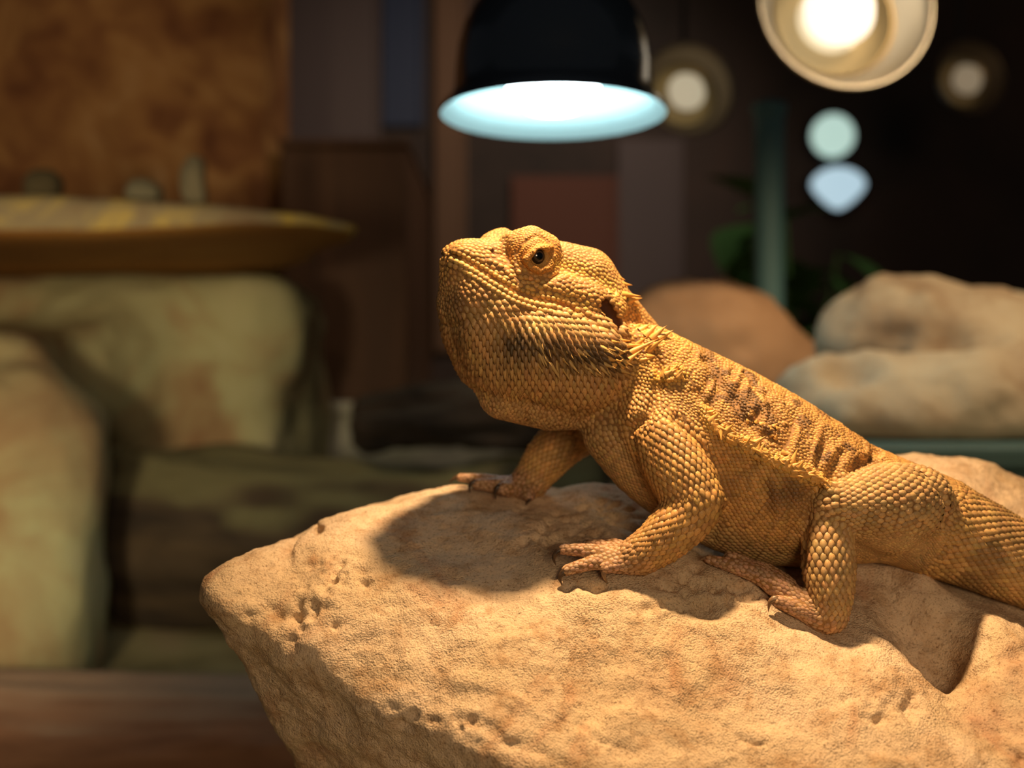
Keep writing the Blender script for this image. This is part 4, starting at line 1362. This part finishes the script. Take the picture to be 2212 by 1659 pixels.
for i in range(160):         # the row along the flank
    t = FL[-1] * (i + rs.random()) / 160
    u = float(np.interp(t, FL, FR[:, 0])); v = float(np.interp(t, FL, FR[:, 1]))
    u += rs.gauss(0, 4); v += rs.gauss(0, 8.5)
    L = rs.uniform(6, 14) if rs.random() < 0.8 else rs.uniform(15, 24)
    a = math.radians(rs.gauss(-18, 38))
    sp_add((u, v), (u + L * math.cos(a), v + L * math.sin(a)), rs.uniform(4.6, 7.4), 0.75)
for i in range(14):          # scattered tubercles on the back
    u = rs.uniform(1610, 1680); v = 905 + (u - 1610) * 0.45 + rs.gauss(0, 10)
    sp_add((u, v), (u + rs.uniform(3, 9), v + rs.uniform(-7, 2)), rs.uniform(4.5, 6.5), 0.8)
sb = pick(body_sdf, [(q[0], q[1]) for q in spine_req])
_d, sg = grad(body_sdf, sb.astype(np.float32), 1.0)
for q, b, g in zip(spine_req, sb, sg):
    n = g / max(np.linalg.norm(g), 1e-6)
    L = math.hypot(q[2], q[3])
    tan = np.array([q[2], 0, -q[3]]) / L
    tan = tan - n * (tan @ n) * 0.8
    d = unit(tan) * L + n * L * q[4] * 0.6
    ln = np.linalg.norm(d)
    o = dlink('spine', spine_meshes[q[6]], None)
    rot = Vector(d).to_track_quat('Z', 'Y').to_matrix().to_4x4()
    o.matrix_basis = Matrix.Translation(to_world(b - n * 1.5)) @ rot @ Matrix.Diagonal((q[5] * S, q[5] * S, ln * S, 1))

# ------------------------------------------------------------------ background: ledge, stone pillar, wood
M_pillar = mottled('pale_lime_rock', [(0.30, (0.26, 0.14, 0.07)), (0.44, (0.36, 0.26, 0.13)), (0.58, (0.44, 0.42, 0.22)), (0.75, (0.50, 0.45, 0.27))], 5.0, 0.95, 0.5, 0.012, dist=0.7)
def rbox(p, lo, hi, r):
    lo = np.array(lo, np.float32); hi = np.array(hi, np.float32)
    c = (lo + hi) / 2; h = (hi - lo) / 2 - r
    q = np.abs(p - c) - h
    return np.linalg.norm(np.maximum(q, 0), axis=1) + np.minimum(q.max(1), 0) - r
def pillar_sdf(p):
    d = rbox(p, (-1.25, 1.50, 0.06), (-0.318, 1.95, 0.553), 0.05)
    d = smin(d, rbox(p, (-1.25, 1.07, 0.03), (-0.452, 1.235, 0.38), 0.05), 0.05)
    d = smin(d, rbox(p, (-1.25, 1.14, 0.345), (-0.50, 1.70, 0.47), 0.04), 0.14)
    return d - 0.018 * fbm(p, 0.16, 3, 4) - 0.004 * fbm(p, 0.03, 2, 7)
pv, pq = iso_mesh(pillar_sdf, (-1.35, 0.85, 0.0), (-0.2, 2.05, 0.65), 0.014, 6, 1.6)
pv[:, 2] = np.minimum(pv[:, 2], 0.5505)
pm = np_mesh('rock_outcrop', pv, pq)
tag(link('rock_outcrop', pm, M_pillar), 'pale greenish rock pillar carrying the brown ledge', 'rock')

def ledge_material():
    m, nt, b = new_mat('ledge_stone')
    co = obj_coord(nt)
    n = noise_node(nt, 7, 6, 0.6, co, 0.6)
    top = ramp(nt, [(0.36, (0.22, 0.13, 0.07)), (0.48, (0.28, 0.22, 0.12)), (0.56, (0.62, 0.44, 0.08)), (0.70, (0.42, 0.36, 0.18))], n.outputs['Fac'])
    nt.links.new(top.outputs['Color'], b.inputs['Base Color'])
    b.inputs['Roughness'].default_value = 0.9
    return m
M_ledge = ledge_material()
M_ledge_under = mottled('ledge_underside', [(0.3, (0.30, 0.13, 0.03)), (0.7, (0.42, 0.21, 0.05))], 6, 0.9, 0.3, 0.006)
ledge = empty('rock_ledge', (-0.75, 1.75, 0.5535))
tag(ledge, 'rounded brown ledge with yellow lichen on its rim, on the pale pillar', 'ledge')
n = 120
LPLAN = np.array([(-1.45, 1.12), (-1.1, 1.12), (-0.8, 1.115), (-0.5, 1.12), (-0.32, 1.13), (-0.21, 1.16), (-0.165, 1.21), (-0.20, 1.32), (-0.30, 1.52), (-0.42, 1.80), (-0.56, 1.92), (-0.9, 1.93), (-1.2, 1.93), (-1.45, 1.92), (-1.5, 1.55)])
_lp = np.concatenate([LPLAN, LPLAN[:1]])
_ll = np.concatenate([[0], np.cumsum(np.linalg.norm(np.diff(_lp, axis=0), axis=1))])
_lt = np.linspace(0, _ll[-1], n, endpoint=False)
LXY = np.stack([np.interp(_lt, _ll, _lp[:, i]) for i in range(2)], 1)
for _ in range(3):
    LXY = 0.5 * LXY + 0.25 * (np.roll(LXY, 1, 0) + np.roll(LXY, -1, 0))
LXY = LXY - np.array([-0.75, 1.75])
def ring(inset, z, tip=0.0):
    c = np.array([-0.15, -0.22])
    d = LXY - c
    L = np.linalg.norm(d, axis=1)[:, None]
    wob = 0.006 * np.sin(np.arange(n) * 0.9)[:, None] + 0.004 * np.sin(np.arange(n) * 2.3)[:, None]
    q = c + d * np.maximum(L - inset + wob, 0.004) / L
    # the slab thins out towards its right end
    zz = z + (0.022 - z) * 0.75 * sstep(0.25, 0.60, q[:, 0])
    return np.concatenate([q, zz[:, None]], 1)
def rings(name, rr, cap=True):
    V = np.concatenate(rr); q = []
    for i in range(len(rr) - 1):
        for j in range(n):
            q.append((i * n + j, i * n + (j + 1) % n, (i + 1) * n + (j + 1) % n, (i + 1) * n + j))
    return np_mesh(name, V, np.array(q))
lo_m = rings('underside', [ring(9, 0.0), ring(0.3, 0.0), ring(0.10, 0.0), ring(0.012, 0.0), ring(0.004, 0.004)])
o = link('underside', lo_m, M_ledge_under, ledge); o['label'] = 'brown underside'
hi_m = rings('rim', [ring(0.004, 0.004), ring(0.0, 0.012), ring(0.0, 0.030), ring(0.012, 0.040), ring(0.10, 0.044), ring(0.3, 0.045), ring(9, 0.045)])
o = link('rim', hi_m, M_ledge, ledge); o['label'] = 'yellow and grey lichened rim'
for i, (u, v, d, r) in enumerate([(420, 345, 1.22, 0.015), (310, 385, 1.22, 0.020), (95, 365, 1.25, 0.020)]):
    c = W(u, v, d)
    zt = ledge.location.z + 0.0445
    mat = plain('olive_stone_%d' % i, [(0.20, 0.17, 0.10), (0.17, 0.15, 0.09), (0.08, 0.06, 0.025)][i], 0.9)
    o = blob('pebble', (c.x, d, (zt + c.z) / 2), (r, r, max(0.008, (c.z - zt) / 2)), 20 + i, 0.25, 3, mat, zt - 0.002)
    tag(o, ['tallest pale stone standing on the brown ledge', 'low grey-green stone on the ledge beside the tallest one', 'dark stone on the ledge near the left edge'][i], 'stone', 'stones on the ledge')

M_post = mottled('dark_stained_wood', [(0.3, (0.050, 0.024, 0.012)), (0.7, (0.10, 0.048, 0.022))], 3, 0.6, 0.2, 0.003, stretch=(8, 8, 0.7))
post = empty('wooden_post', (-0.305, 2.16, 0.368))
tag(post, 'dark stained square wooden post behind the ledge', 'post')
pm2 = box_mesh('shaft', -0.115, 0.115, -0.17, 0.44, 0.0, 0.462, 0.006)
link('shaft', pm2, M_post, post, False)
pm3 = box_mesh('cap', -0.119, 0.119, -0.174, 0.444, 0.462, 0.476, 0.004)
link('cap', pm3, M_post, post, False)
M_block = mottled('pale_block', [(0.35, (0.36, 0.36, 0.27)), (0.65, (0.52, 0.50, 0.40))], 5, 0.9, 0.3, 0.006)
bb = empty('stone_block', (-0.17, 2.25, 0.139))
tag(bb, 'flat pale stone block under the wooden post', 'block')
link('block', box_mesh('block', -0.25, 0.24, -0.27, 0.40, 0.0, 0.208, 0.02), M_block, bb)
link('slab', box_mesh('slab', -0.255, 0.25, -0.28, 0.41, 0.208, 0.229, 0.008), M_block, bb)

def log_mesh(name, a, b, r0, r1, seed, rough=0.16, bend=0.03, n=48, k=70, ridge=9):
    a = np.array(a, float); b = np.array(b, float)
    t = np.linspace(0, 1, k)
    e = unit(b - a)
    s_ = unit(np.cross(e, (0, 0, 1))); u_ = np.cross(s_, e)
    V = []
    for i, x in enumerate(t):
        c = a + (b - a) * x + u_ * bend * math.sin(x * 3.1 + seed) * 0.4 + s_ * bend * math.sin(x * 4.7 + seed * 2)
        r = r0 + (r1 - r0) * x
        if i < 3: r *= (0.05, 0.8, 0.96)[i]
        if i > k - 4: r *= (0.96, 0.8, 0.05)[i - k + 3]
        if i == 1: c = c - (b - a) * (x - t[0]) * 0.9
        if i == k - 2: c = c + (b - a) * (t[-1] - x) * 0.9
        th = np.arange(n) * 2 * math.pi / n
        q = np.stack([np.cos(th) * 2.2, np.sin(th) * 2.2, np.full(n, x * 3.0)], -1).astype(np.float32) + seed * 7.7
        w = 1 + rough * fbm(q, 0.8, 4, seed) + 0.03 * np.abs(np.sin(th * ridge + 3 * x))
        V.append(c + (np.cos(th) * w * r)[:, None] * s_ + (np.sin(th) * w * r)[:, None] * u_)
    V = np.concatenate(V)
    q = [(i * n + j, i * n + (j + 1) % n, (i + 1) * n + (j + 1) % n, (i + 1) * n + j) for i in range(k - 1) for j in range(n)]
    return np_mesh(name, V, np.array(q))
def bark(name, dark, mid, top, sc):
    """bark with a paler tone on the sides that face up, moss on the log"""
    m, nt, b = new_mat(name)
    co = obj_coord(nt)
    mp = N(nt, 'ShaderNodeMapping'); mp.inputs['Scale'].default_value = (1.0, 4.0, 6.0)
    nt.links.new(co, mp.inputs['Vector'])
    n = noise_node(nt, sc, 8, 0.65, mp.outputs['Vector'], 0.4)
    r = ramp(nt, [(0.35, dark), (0.65, mid)], n.outputs['Fac'])
    geo = N(nt, 'ShaderNodeNewGeometry')
    sx = N(nt, 'ShaderNodeSeparateXYZ'); nt.links.new(geo.outputs['Normal'], sx.inputs[0])
    n2 = noise_node(nt, 14, 5, 0.6, co)
    ad = N(nt, 'ShaderNodeMath', operation='MULTIPLY_ADD'); ad.inputs[1].default_value = 0.3
    nt.links.new(n2.outputs['Fac'], ad.inputs[0]); nt.links.new(sx.outputs['Z'], ad.inputs[2])
    rr = ramp(nt, [(0.60, (0, 0, 0)), (1.0, (1, 1, 1))], ad.outputs[0])
    mx = N(nt, 'ShaderNodeMix', data_type='RGBA')
    nt.links.new(rr.outputs['Color'], mx.inputs['Factor']); nt.links.new(r.outputs['Color'], mx.inputs['A'])
    mx.inputs['B'].default_value = (*top, 1)
    nt.links.new(mx.outputs['Result'], b.inputs['Base Color'])
    b.inputs['Roughness'].default_value = 0.92
    bp = N(nt, 'ShaderNodeBump'); bp.inputs['Strength'].default_value = 0.6; bp.inputs['Distance'].default_value = 0.006
    nt.links.new(n.outputs['Fac'], bp.inputs['Height']); nt.links.new(bp.outputs['Normal'], b.inputs['Normal'])
    return m
M_moss = bark('mossy_bark', (0.030, 0.020, 0.012), (0.09, 0.06, 0.03), (0.20, 0.18, 0.08), 6)  # moss on top, painted paler to stand for lamplight from above
M_bark = bark('brown_bark', (0.12, 0.05, 0.025), (0.26, 0.13, 0.07), (0.34, 0.22, 0.14), 6)
M_drift = bark('dark_driftwood', (0.018, 0.014, 0.010), (0.06, 0.04, 0.025), (0.07, 0.06, 0.045), 8)
tag(link('mossy_log', log_mesh('mossy_log', (-0.505, 1.39, 0.210), (0.125, 1.365, 0.208), 0.104, 0.100, 3), M_moss), 'thick dark log with green moss on top, behind the boulder', 'log')
tag(link('driftwood', log_mesh('driftwood', (-0.20, 1.37, 0.352), (0.10, 1.36, 0.350), 0.034, 0.040, 6, 0.25), M_drift), 'short dark driftwood piece lying on the mossy log', 'driftwood')
tag(link('fallen_branch', log_mesh('fallen_branch', (-0.70, 0.965, 0.105), (-0.13, 0.945, 0.097), 0.054, 0.047, 9, 0.12, 0.010), M_bark), 'brown barked branch on the sand in front of the pillar', 'branch')

# ------------------------------------------------------------------ background right: plinth, stones, pole, plant
M_teal = mottled('teal_paint', [(0.3, (0.06, 0.12, 0.11)), (0.7, (0.10, 0.17, 0.155))], 6, 0.5, 0.1, 0.002)
pl = empty('teal_plinth', (0.78, 1.12, 0.0))
tag(pl, 'low teal painted plinth under the pale stones', 'plinth')
link('plinth_body', box_mesh('plinth_body', -0.62, 0.55, -0.33, 0.33, 0.0, 0.338, 0.004), M_teal, pl, False)
link('top_board', box_mesh('top_board', -0.63, 0.56, -0.345, 0.34, 0.338, 0.356, 0.005), M_teal, pl, False)
M_stone1 = mottled('orange_stone', [(0.3, (0.40, 0.22, 0.11)), (0.7, (0.58, 0.34, 0.18))], 7, 0.95, 0.4, 0.006)
M_stone2 = mottled('cream_stone', [(0.3, (0.32, 0.21, 0.12)), (0.5, (0.52, 0.42, 0.28)), (0.75, (0.60, 0.52, 0.36))], 9, 0.95, 0.5, 0.008, dist=0.5)
PZ = 0.3565
def stone(name, balls, holes, seed, mat, label, h=0.006, amp=0.012, k=0.05):
    """a boulder grown from overlapping lumps (u, v, distance, radius in pixels, depth squeeze), flat underneath"""
    L = [(np.array(W(u, v, d), np.float32), r * d / FPX) for u, v, d, r in balls]
    H_ = [(np.array(W(u, v, d), np.float32), r * d / FPX) for u, v, d, r in holes]
    def f(p):
        d = None
        for c, r in L:
            x = np.linalg.norm(p - c, axis=1) - r
            d = x if d is None else smin(d, x, k)
        d = d - amp * fbm(p, 0.10, 3, seed) - 0.003 * fbm(p, 0.02, 2, seed + 3)
        for c, r in H_:
            d = smax(d, r - np.linalg.norm(p - c, axis=1), 0.02)
        return smax(d, PZ - p[:, 2], 0.008)
    lo = np.min([c - r for c, r in L], 0) - 0.05; hi = np.max([c + r for c, r in L], 0) + 0.05
    lo[2] = PZ - 0.03
    v, q = iso_mesh(f, lo, hi, h, 6, 1.8)
    v = project_n(f, v, q, 0.01)
    tag(link(name, np_mesh(name, v, q), mat), label, 'stone', 'stones on the plinth')
stone('stone', [(1430, 790, 1.24, 150), (1520, 745, 1.24, 150), (1600, 800, 1.24, 150), (1680, 850, 1.22, 100)], [], 12, M_stone1, 'smooth orange-tan stone behind the neck of the lizard', amp=0.006)
stone('stone', [(1880, 722, 1.02, 128), (1975, 770, 1.02, 120), (2075, 765, 1.00, 130), (2200, 790, 1.00, 140), (1800, 880, 0.92, 110), (1930, 900, 0.90, 105), (2080, 900, 0.90, 105), (2230, 900, 0.92, 120), (2330, 830, 1.00, 150)],
      [(2050, 742, 0.925, 40), (1835, 800, 0.89, 45), (1935, 830, 0.84, 40)], 14, M_stone2, 'pale cream stone with hollows and a lumpy top at the right edge')

def tube_mesh(name, pts, r, n=16):
    pts = np.array(pts, float)
    V = []
    t = np.gradient(pts, axis=0); t /= np.linalg.norm(t, axis=1)[:, None]
    a = np.array([0.13, 0.9, 0.21])
    for i in range(len(pts)):
        x = a - t[i] * (a @ t[i]); x /= np.linalg.norm(x); y = np.cross(t[i], x)
        th = np.arange(n) * 2 * math.pi / n
        rr = r if np.isscalar(r) else r[i]
        V.append(pts[i] + rr * (np.cos(th)[:, None] * x + np.sin(th)[:, None] * y))
    V = np.concatenate(V)
    q = [(i * n + j, i * n + (j + 1) % n, (i + 1) * n + (j + 1) % n, (i + 1) * n + j) for i in range(len(pts) - 1) for j in range(n)]
    return np_mesh(name, V, np.array(q))
M_pole = plain('teal_enamel', (0.17, 0.34, 0.33), 0.45)
po = empty('teal_pole', (0.37, 1.58, 0.13))
tag(po, 'thin teal upright pole in the dark background', 'pole')
link('shaft', tube_mesh('shaft', [(0, 0, 0.01), (0, 0, 0.3), (0, 0, 0.655)], 0.0215), M_pole, po)
link('base_plate', lathe('base_plate', [(0.001, 0.0), (0.06, 0.0), (0.06, 0.012), (0.001, 0.014)], 32), M_pole, po)
link('finial', lathe('finial', [(0.0215, 0.655), (0.025, 0.66), (0.025, 0.672), (0.001, 0.68)], 24), M_pole, po)

M_leaf = plain('leaf_green', (0.07, 0.15, 0.035), 0.5)
M_pot = plain('black_pot', (0.02, 0.02, 0.02), 0.6)
pot_at = (0.52, 1.98, 0.139)
plant = empty('potted_plant', pot_at)
tag(plant, 'dark green leafy plant in a black pot behind the teal pole', 'plant')
link('pot', lathe('pot', [(0.001, 0.0), (0.07, 0.0), (0.095, 0.17), (0.10, 0.17), (0.10, 0.185), (0.088, 0.185), (0.085, 0.16), (0.001, 0.16)], 32), M_pot, plant)
lm = bpy.data.meshes.new('leaf')
def leaf_mesh():
    V = []; q = []
    ws = [0.0, 0.55, 0.95, 1.0, 0.8, 0.45, 0.02]
    for i, w in enumerate(ws):
        y = i / 6.0
        z = -0.35 * y * y
        V += [(-w * 0.28, y, z + 0.05 * w), (0, y, z), (w * 0.28, y, z + 0.05 * w)]
    for i in range(6):
        b = i * 3
        q += [(b, b + 1, b + 4, b + 3), (b + 1, b + 2, b + 5, b + 4)]
    V2 = [(x, y, z - 0.006) for x, y, z in V]
    nq = [tuple(len(V) + k for k in f[::-1]) for f in q]
    return np_mesh('leaf', np.array(V + V2), np.array(q + nq))
leaf_m = leaf_mesh(); leaf_m.materials.append(M_leaf)
leaf_m.polygons.foreach_set('use_smooth', np.ones(len(leaf_m.polygons), dtype=bool))
rl_ = random.Random(3)
for i in range(7):
    a = rl_.uniform(0, 6.28); top = Vector((math.cos(a) * rl_.uniform(0.03, 0.13), math.sin(a) * 0.08, rl_.uniform(0.38, 0.62)))
    pts = [(0, 0, 0.12), (top.x * 0.3, top.y * 0.3, top.z * 0.5), (top.x, top.y, top.z)]
    link('stem', tube_mesh('stem', pts, 0.004, 6), M_leaf, plant)
    for j in range(7):
        f = 0.4 + 0.6 * j / 6
        p_ = Vector(pts[1]).lerp(Vector(pts[2]), (f - 0.4) / 0.6)
        o = link('leaf', leaf_m, None, plant)
        L = rl_.uniform(0.10, 0.16)
        o.matrix_basis = Matrix.Translation(p_) @ Matrix.Rotation(rl_.uniform(0, 6.28), 4, 'Z') @ Matrix.Rotation(rl_.uniform(-0.5, 0.7), 4, 'X') @ Matrix.Scale(L, 4)

# panels and boards on the back wall
M_panel = plain('grey_mauve_panel', (0.10, 0.070, 0.065), 0.7)
M_blue = plain('blue_panel', (0.022, 0.034, 0.075), 0.6)
M_board = plain('brown_board', (0.15, 0.075, 0.035), 0.7)
M_red = plain('red_brown_panel', (0.13, 0.045, 0.025), 0.8)
def wall_panel(name, u0, u1, v0, v1, mat, label, d=2.88):
    a = W(u0, v1, d); b = W(u1, v0, d)
    r = empty(name, ((a.x + b.x) / 2, d, a.z))
    tag(r, label, 'panel')
    w = (b.x - a.x) / 2; h = b.z - a.z
    link('board', box_mesh('board', -w, w, 0.0, 0.02, 0.0, h, 0.004), mat, r, False)
    for s_ in (-1, 1):
        link('batten', box_mesh('batten', s_ * w - 0.006, s_ * w + 0.006, -0.008, 0.0, 0.0, h, 0.001), mat, r, False)
wall_panel('painted_panel', 628, 818, -120, 700, M_panel, 'grey-mauve panel on the back wall left of the blue one')
wall_panel('painted_panel', 832, 912, -120, 272, M_blue, 'narrow blue panel on the back wall')
wall_panel('painted_panel', 945, 1004, -120, 760, M_board, 'narrow brown board on the back wall left of the dome lamp')
wall_panel('painted_panel', 1110, 1330, 380, 760, M_red, 'dull red-brown panel on the back wall above the lizard\'s head')
wall_panel('painted_panel', 1340, 1470, 300, 760, M_panel, 'grey panel on the back wall between the lamps')

# ------------------------------------------------------------------ lamps
M_black = plain('black_enamel', (0.010, 0.017, 0.030), 0.18, 0.0, 0.6)
M_inner = plain('pale_inner_enamel', (0.28, 0.40, 0.40), 0.55)
M_alu = plain('spun_aluminium', (0.75, 0.68, 0.54), 0.38, 0.9)
M_cord = plain('black_cord', (0.01, 0.01, 0.01), 0.6)
M_sock = plain('brass_socket', (0.35, 0.27, 0.14), 0.4, 0.8)
dc = W(1195, 248, 0.85)
dl = empty('dome_lamp', dc)
tag(dl, 'black dome lamp with a glowing cool white bulb hanging above the lizard', 'lamp')
outer = [(0.087, 0.0), (0.0865, 0.005), (0.080, 0.011), (0.0765, 0.018), (0.0755, 0.035), (0.0735, 0.053), (0.0690, 0.068), (0.062, 0.081), (0.050, 0.094), (0.036, 0.103), (0.022, 0.108), (0.020, 0.140), (0.012, 0.146)]
link('shade', lathe('shade', outer, 64), M_black, dl)
inner = [(0.087, 0.0), (0.0845, 0.003), (0.078, 0.009), (0.0745, 0.017), (0.0735, 0.034), (0.0715, 0.052), (0.067, 0.066), (0.060, 0.079), (0.048, 0.092), (0.034, 0.100), (0.001, 0.104)]
o = link('inner_reflector', lathe('inner_reflector', inner, 64), M_inner, dl); o['label'] = 'pale blue-green inside'
o = link('bulb', lathe('bulb', [(0.001, 0.000), (0.022, 0.004), (0.034, 0.014), (0.038, 0.028), (0.034, 0.046), (0.022, 0.066), (0.014, 0.082), (0.014, 0.100)], 40), emitter('cool_bulb', (0.80, 0.95, 1.0), 16.0), dl); o['label'] = 'glowing white bulb'
link('cord', tube_mesh('cord', [(0, 0, 0.142), (0, 0, 0.5), (0, 0, 1.7 - dc.z)], 0.004, 8), M_cord, dl)

def reflector(name, u, v, d, R, bulb_mat, label, tilt=(0, 0), rough_mat=None):
    c = W(u, v, d)
    r = empty(name, c)
    tag(r, label, 'lamp', 'reflector lamps at the back')
    R_ = R * d / FPX
    sh = [(0.18, -0.62), (0.36, -0.60), (0.62, -0.50), (0.82, -0.33), (0.95, -0.12), (1.0, 0.0), (1.02, 0.0), (1.03, -0.02), (0.97, -0.14), (0.84, -0.36), (0.64, -0.54), (0.38, -0.64), (0.18, -0.66), (0.16, -0.95), (0.001, -0.95)]
    rot = Matrix.Rotation(tilt[1], 4, 'Z') @ Matrix.Rotation(math.pi / 2 + tilt[0], 4, 'X')
    for nm, prof, mt in (('reflector', sh, rough_mat or M_alu), ('bulb', [(0.001, 0.05), (0.20, 0.02), (0.36, -0.08), (0.42, -0.22), (0.36, -0.38), (0.22, -0.52), (0.15, -0.62)], bulb_mat), ('shade_ring', [(0.40, -0.50), (0.70, -0.40), (0.72, -0.38), (0.70, -0.42), (0.42, -0.56)], M_sock),  # added dark ring stands in for the dark crescent round the bulb
                         ('socket', [(0.15, -0.62), (0.17, -0.64), (0.17, -0.80), (0.001, -0.82)], M_sock)):
        me = lathe(nm, [(x * R_, z * R_) for x, z in prof], 48)
        o = link(nm, me, mt, r)
        o.matrix_basis = rot
    link('cord', tube_mesh('cord', [(0, 0.8 * R_, 0), (0, 0.9 * R_, 0.25), (0, 0.9 * R_, 1.7 - c.z)], 0.004, 8), M_cord, r)
reflector('lamp_or_reflection', 1830, 2, 1.05, 192, emitter('warm_bright_bulb', (1.0, 0.93, 0.78), 1.15), 'large bright aluminium reflector lamp at the top right', (-0.12, 0.10))
reflector('lamp_or_reflection', 1490, 190, 1.6, 100, emitter('dim_reflection_glow', (0.62, 0.53, 0.36), 0.7), 'small dim glass reflection of a lamp just right of the dome lamp', (-0.10, 0.15), plain('dim_reflection_shell', (0.30, 0.24, 0.17), 0.5, 0.8))  # lamp reflection in glass, built as a solid glowing lamp
reflector('lamp_or_reflection', 2100, 165, 2.0, 80, emitter('faint_reflection_glow', (0.40, 0.31, 0.20), 0.5), 'faint glass reflection of a lamp at the far right', (-0.10, 0.2), plain('faint_reflection_shell', (0.16, 0.12, 0.08), 0.5, 0.8))  # second glass reflection, likewise built as a glowing lamp

def wall_light(u, v, ru, rv, mat, label, d=2.84, shield=False):
    c = W(u, v, d)
    r = empty('small_lamp', c)
    tag(r, label, 'lamp', 'small lamps on the back wall')
    k = d / FPX
    th = np.arange(40) * 2 * math.pi / 40
    x = np.cos(th) * ru * k; z = np.sin(th) * rv * k
    if shield:
        z = np.where(z > 0, z * 0.75, z * 1.0) ; x = np.where(z < 0, x * (1 - 0.45 * (np.abs(z) / (rv * k)) ** 1.2), x)
    for nm, sc, y0, y1, mt in (('housing', 1.18, 0.02, 0.055, M_black), ('lens', 1.0, 0.0, 0.03, mat)):
        V = [(a * sc * f, y, b * sc * f) for f, y in ((0.02, y0), (0.6, y0 + 0.001), (0.93, y0 + 0.004), (1.0, y0 + 0.01), (1.0, y1)) for a, b in zip(x, z)]
        q = [(i * 40 + j, i * 40 + (j + 1) % 40, (i + 1) * 40 + (j + 1) % 40, (i + 1) * 40 + j) for i in range(4) for j in range(40)]
        link(nm, np_mesh(nm, np.array(V), np.array(q)), mt, r)
wall_light(1803, 290, 46, 46, emitter('green_white_glow', (0.50, 0.70, 0.62), 0.9), 'round pale green light on the dark back wall')
wall_light(1815, 398, 58, 52, emitter('blue_white_glow', (0.48, 0.66, 0.76), 0.9), 'shield-shaped pale blue light below the round green one', shield=True)
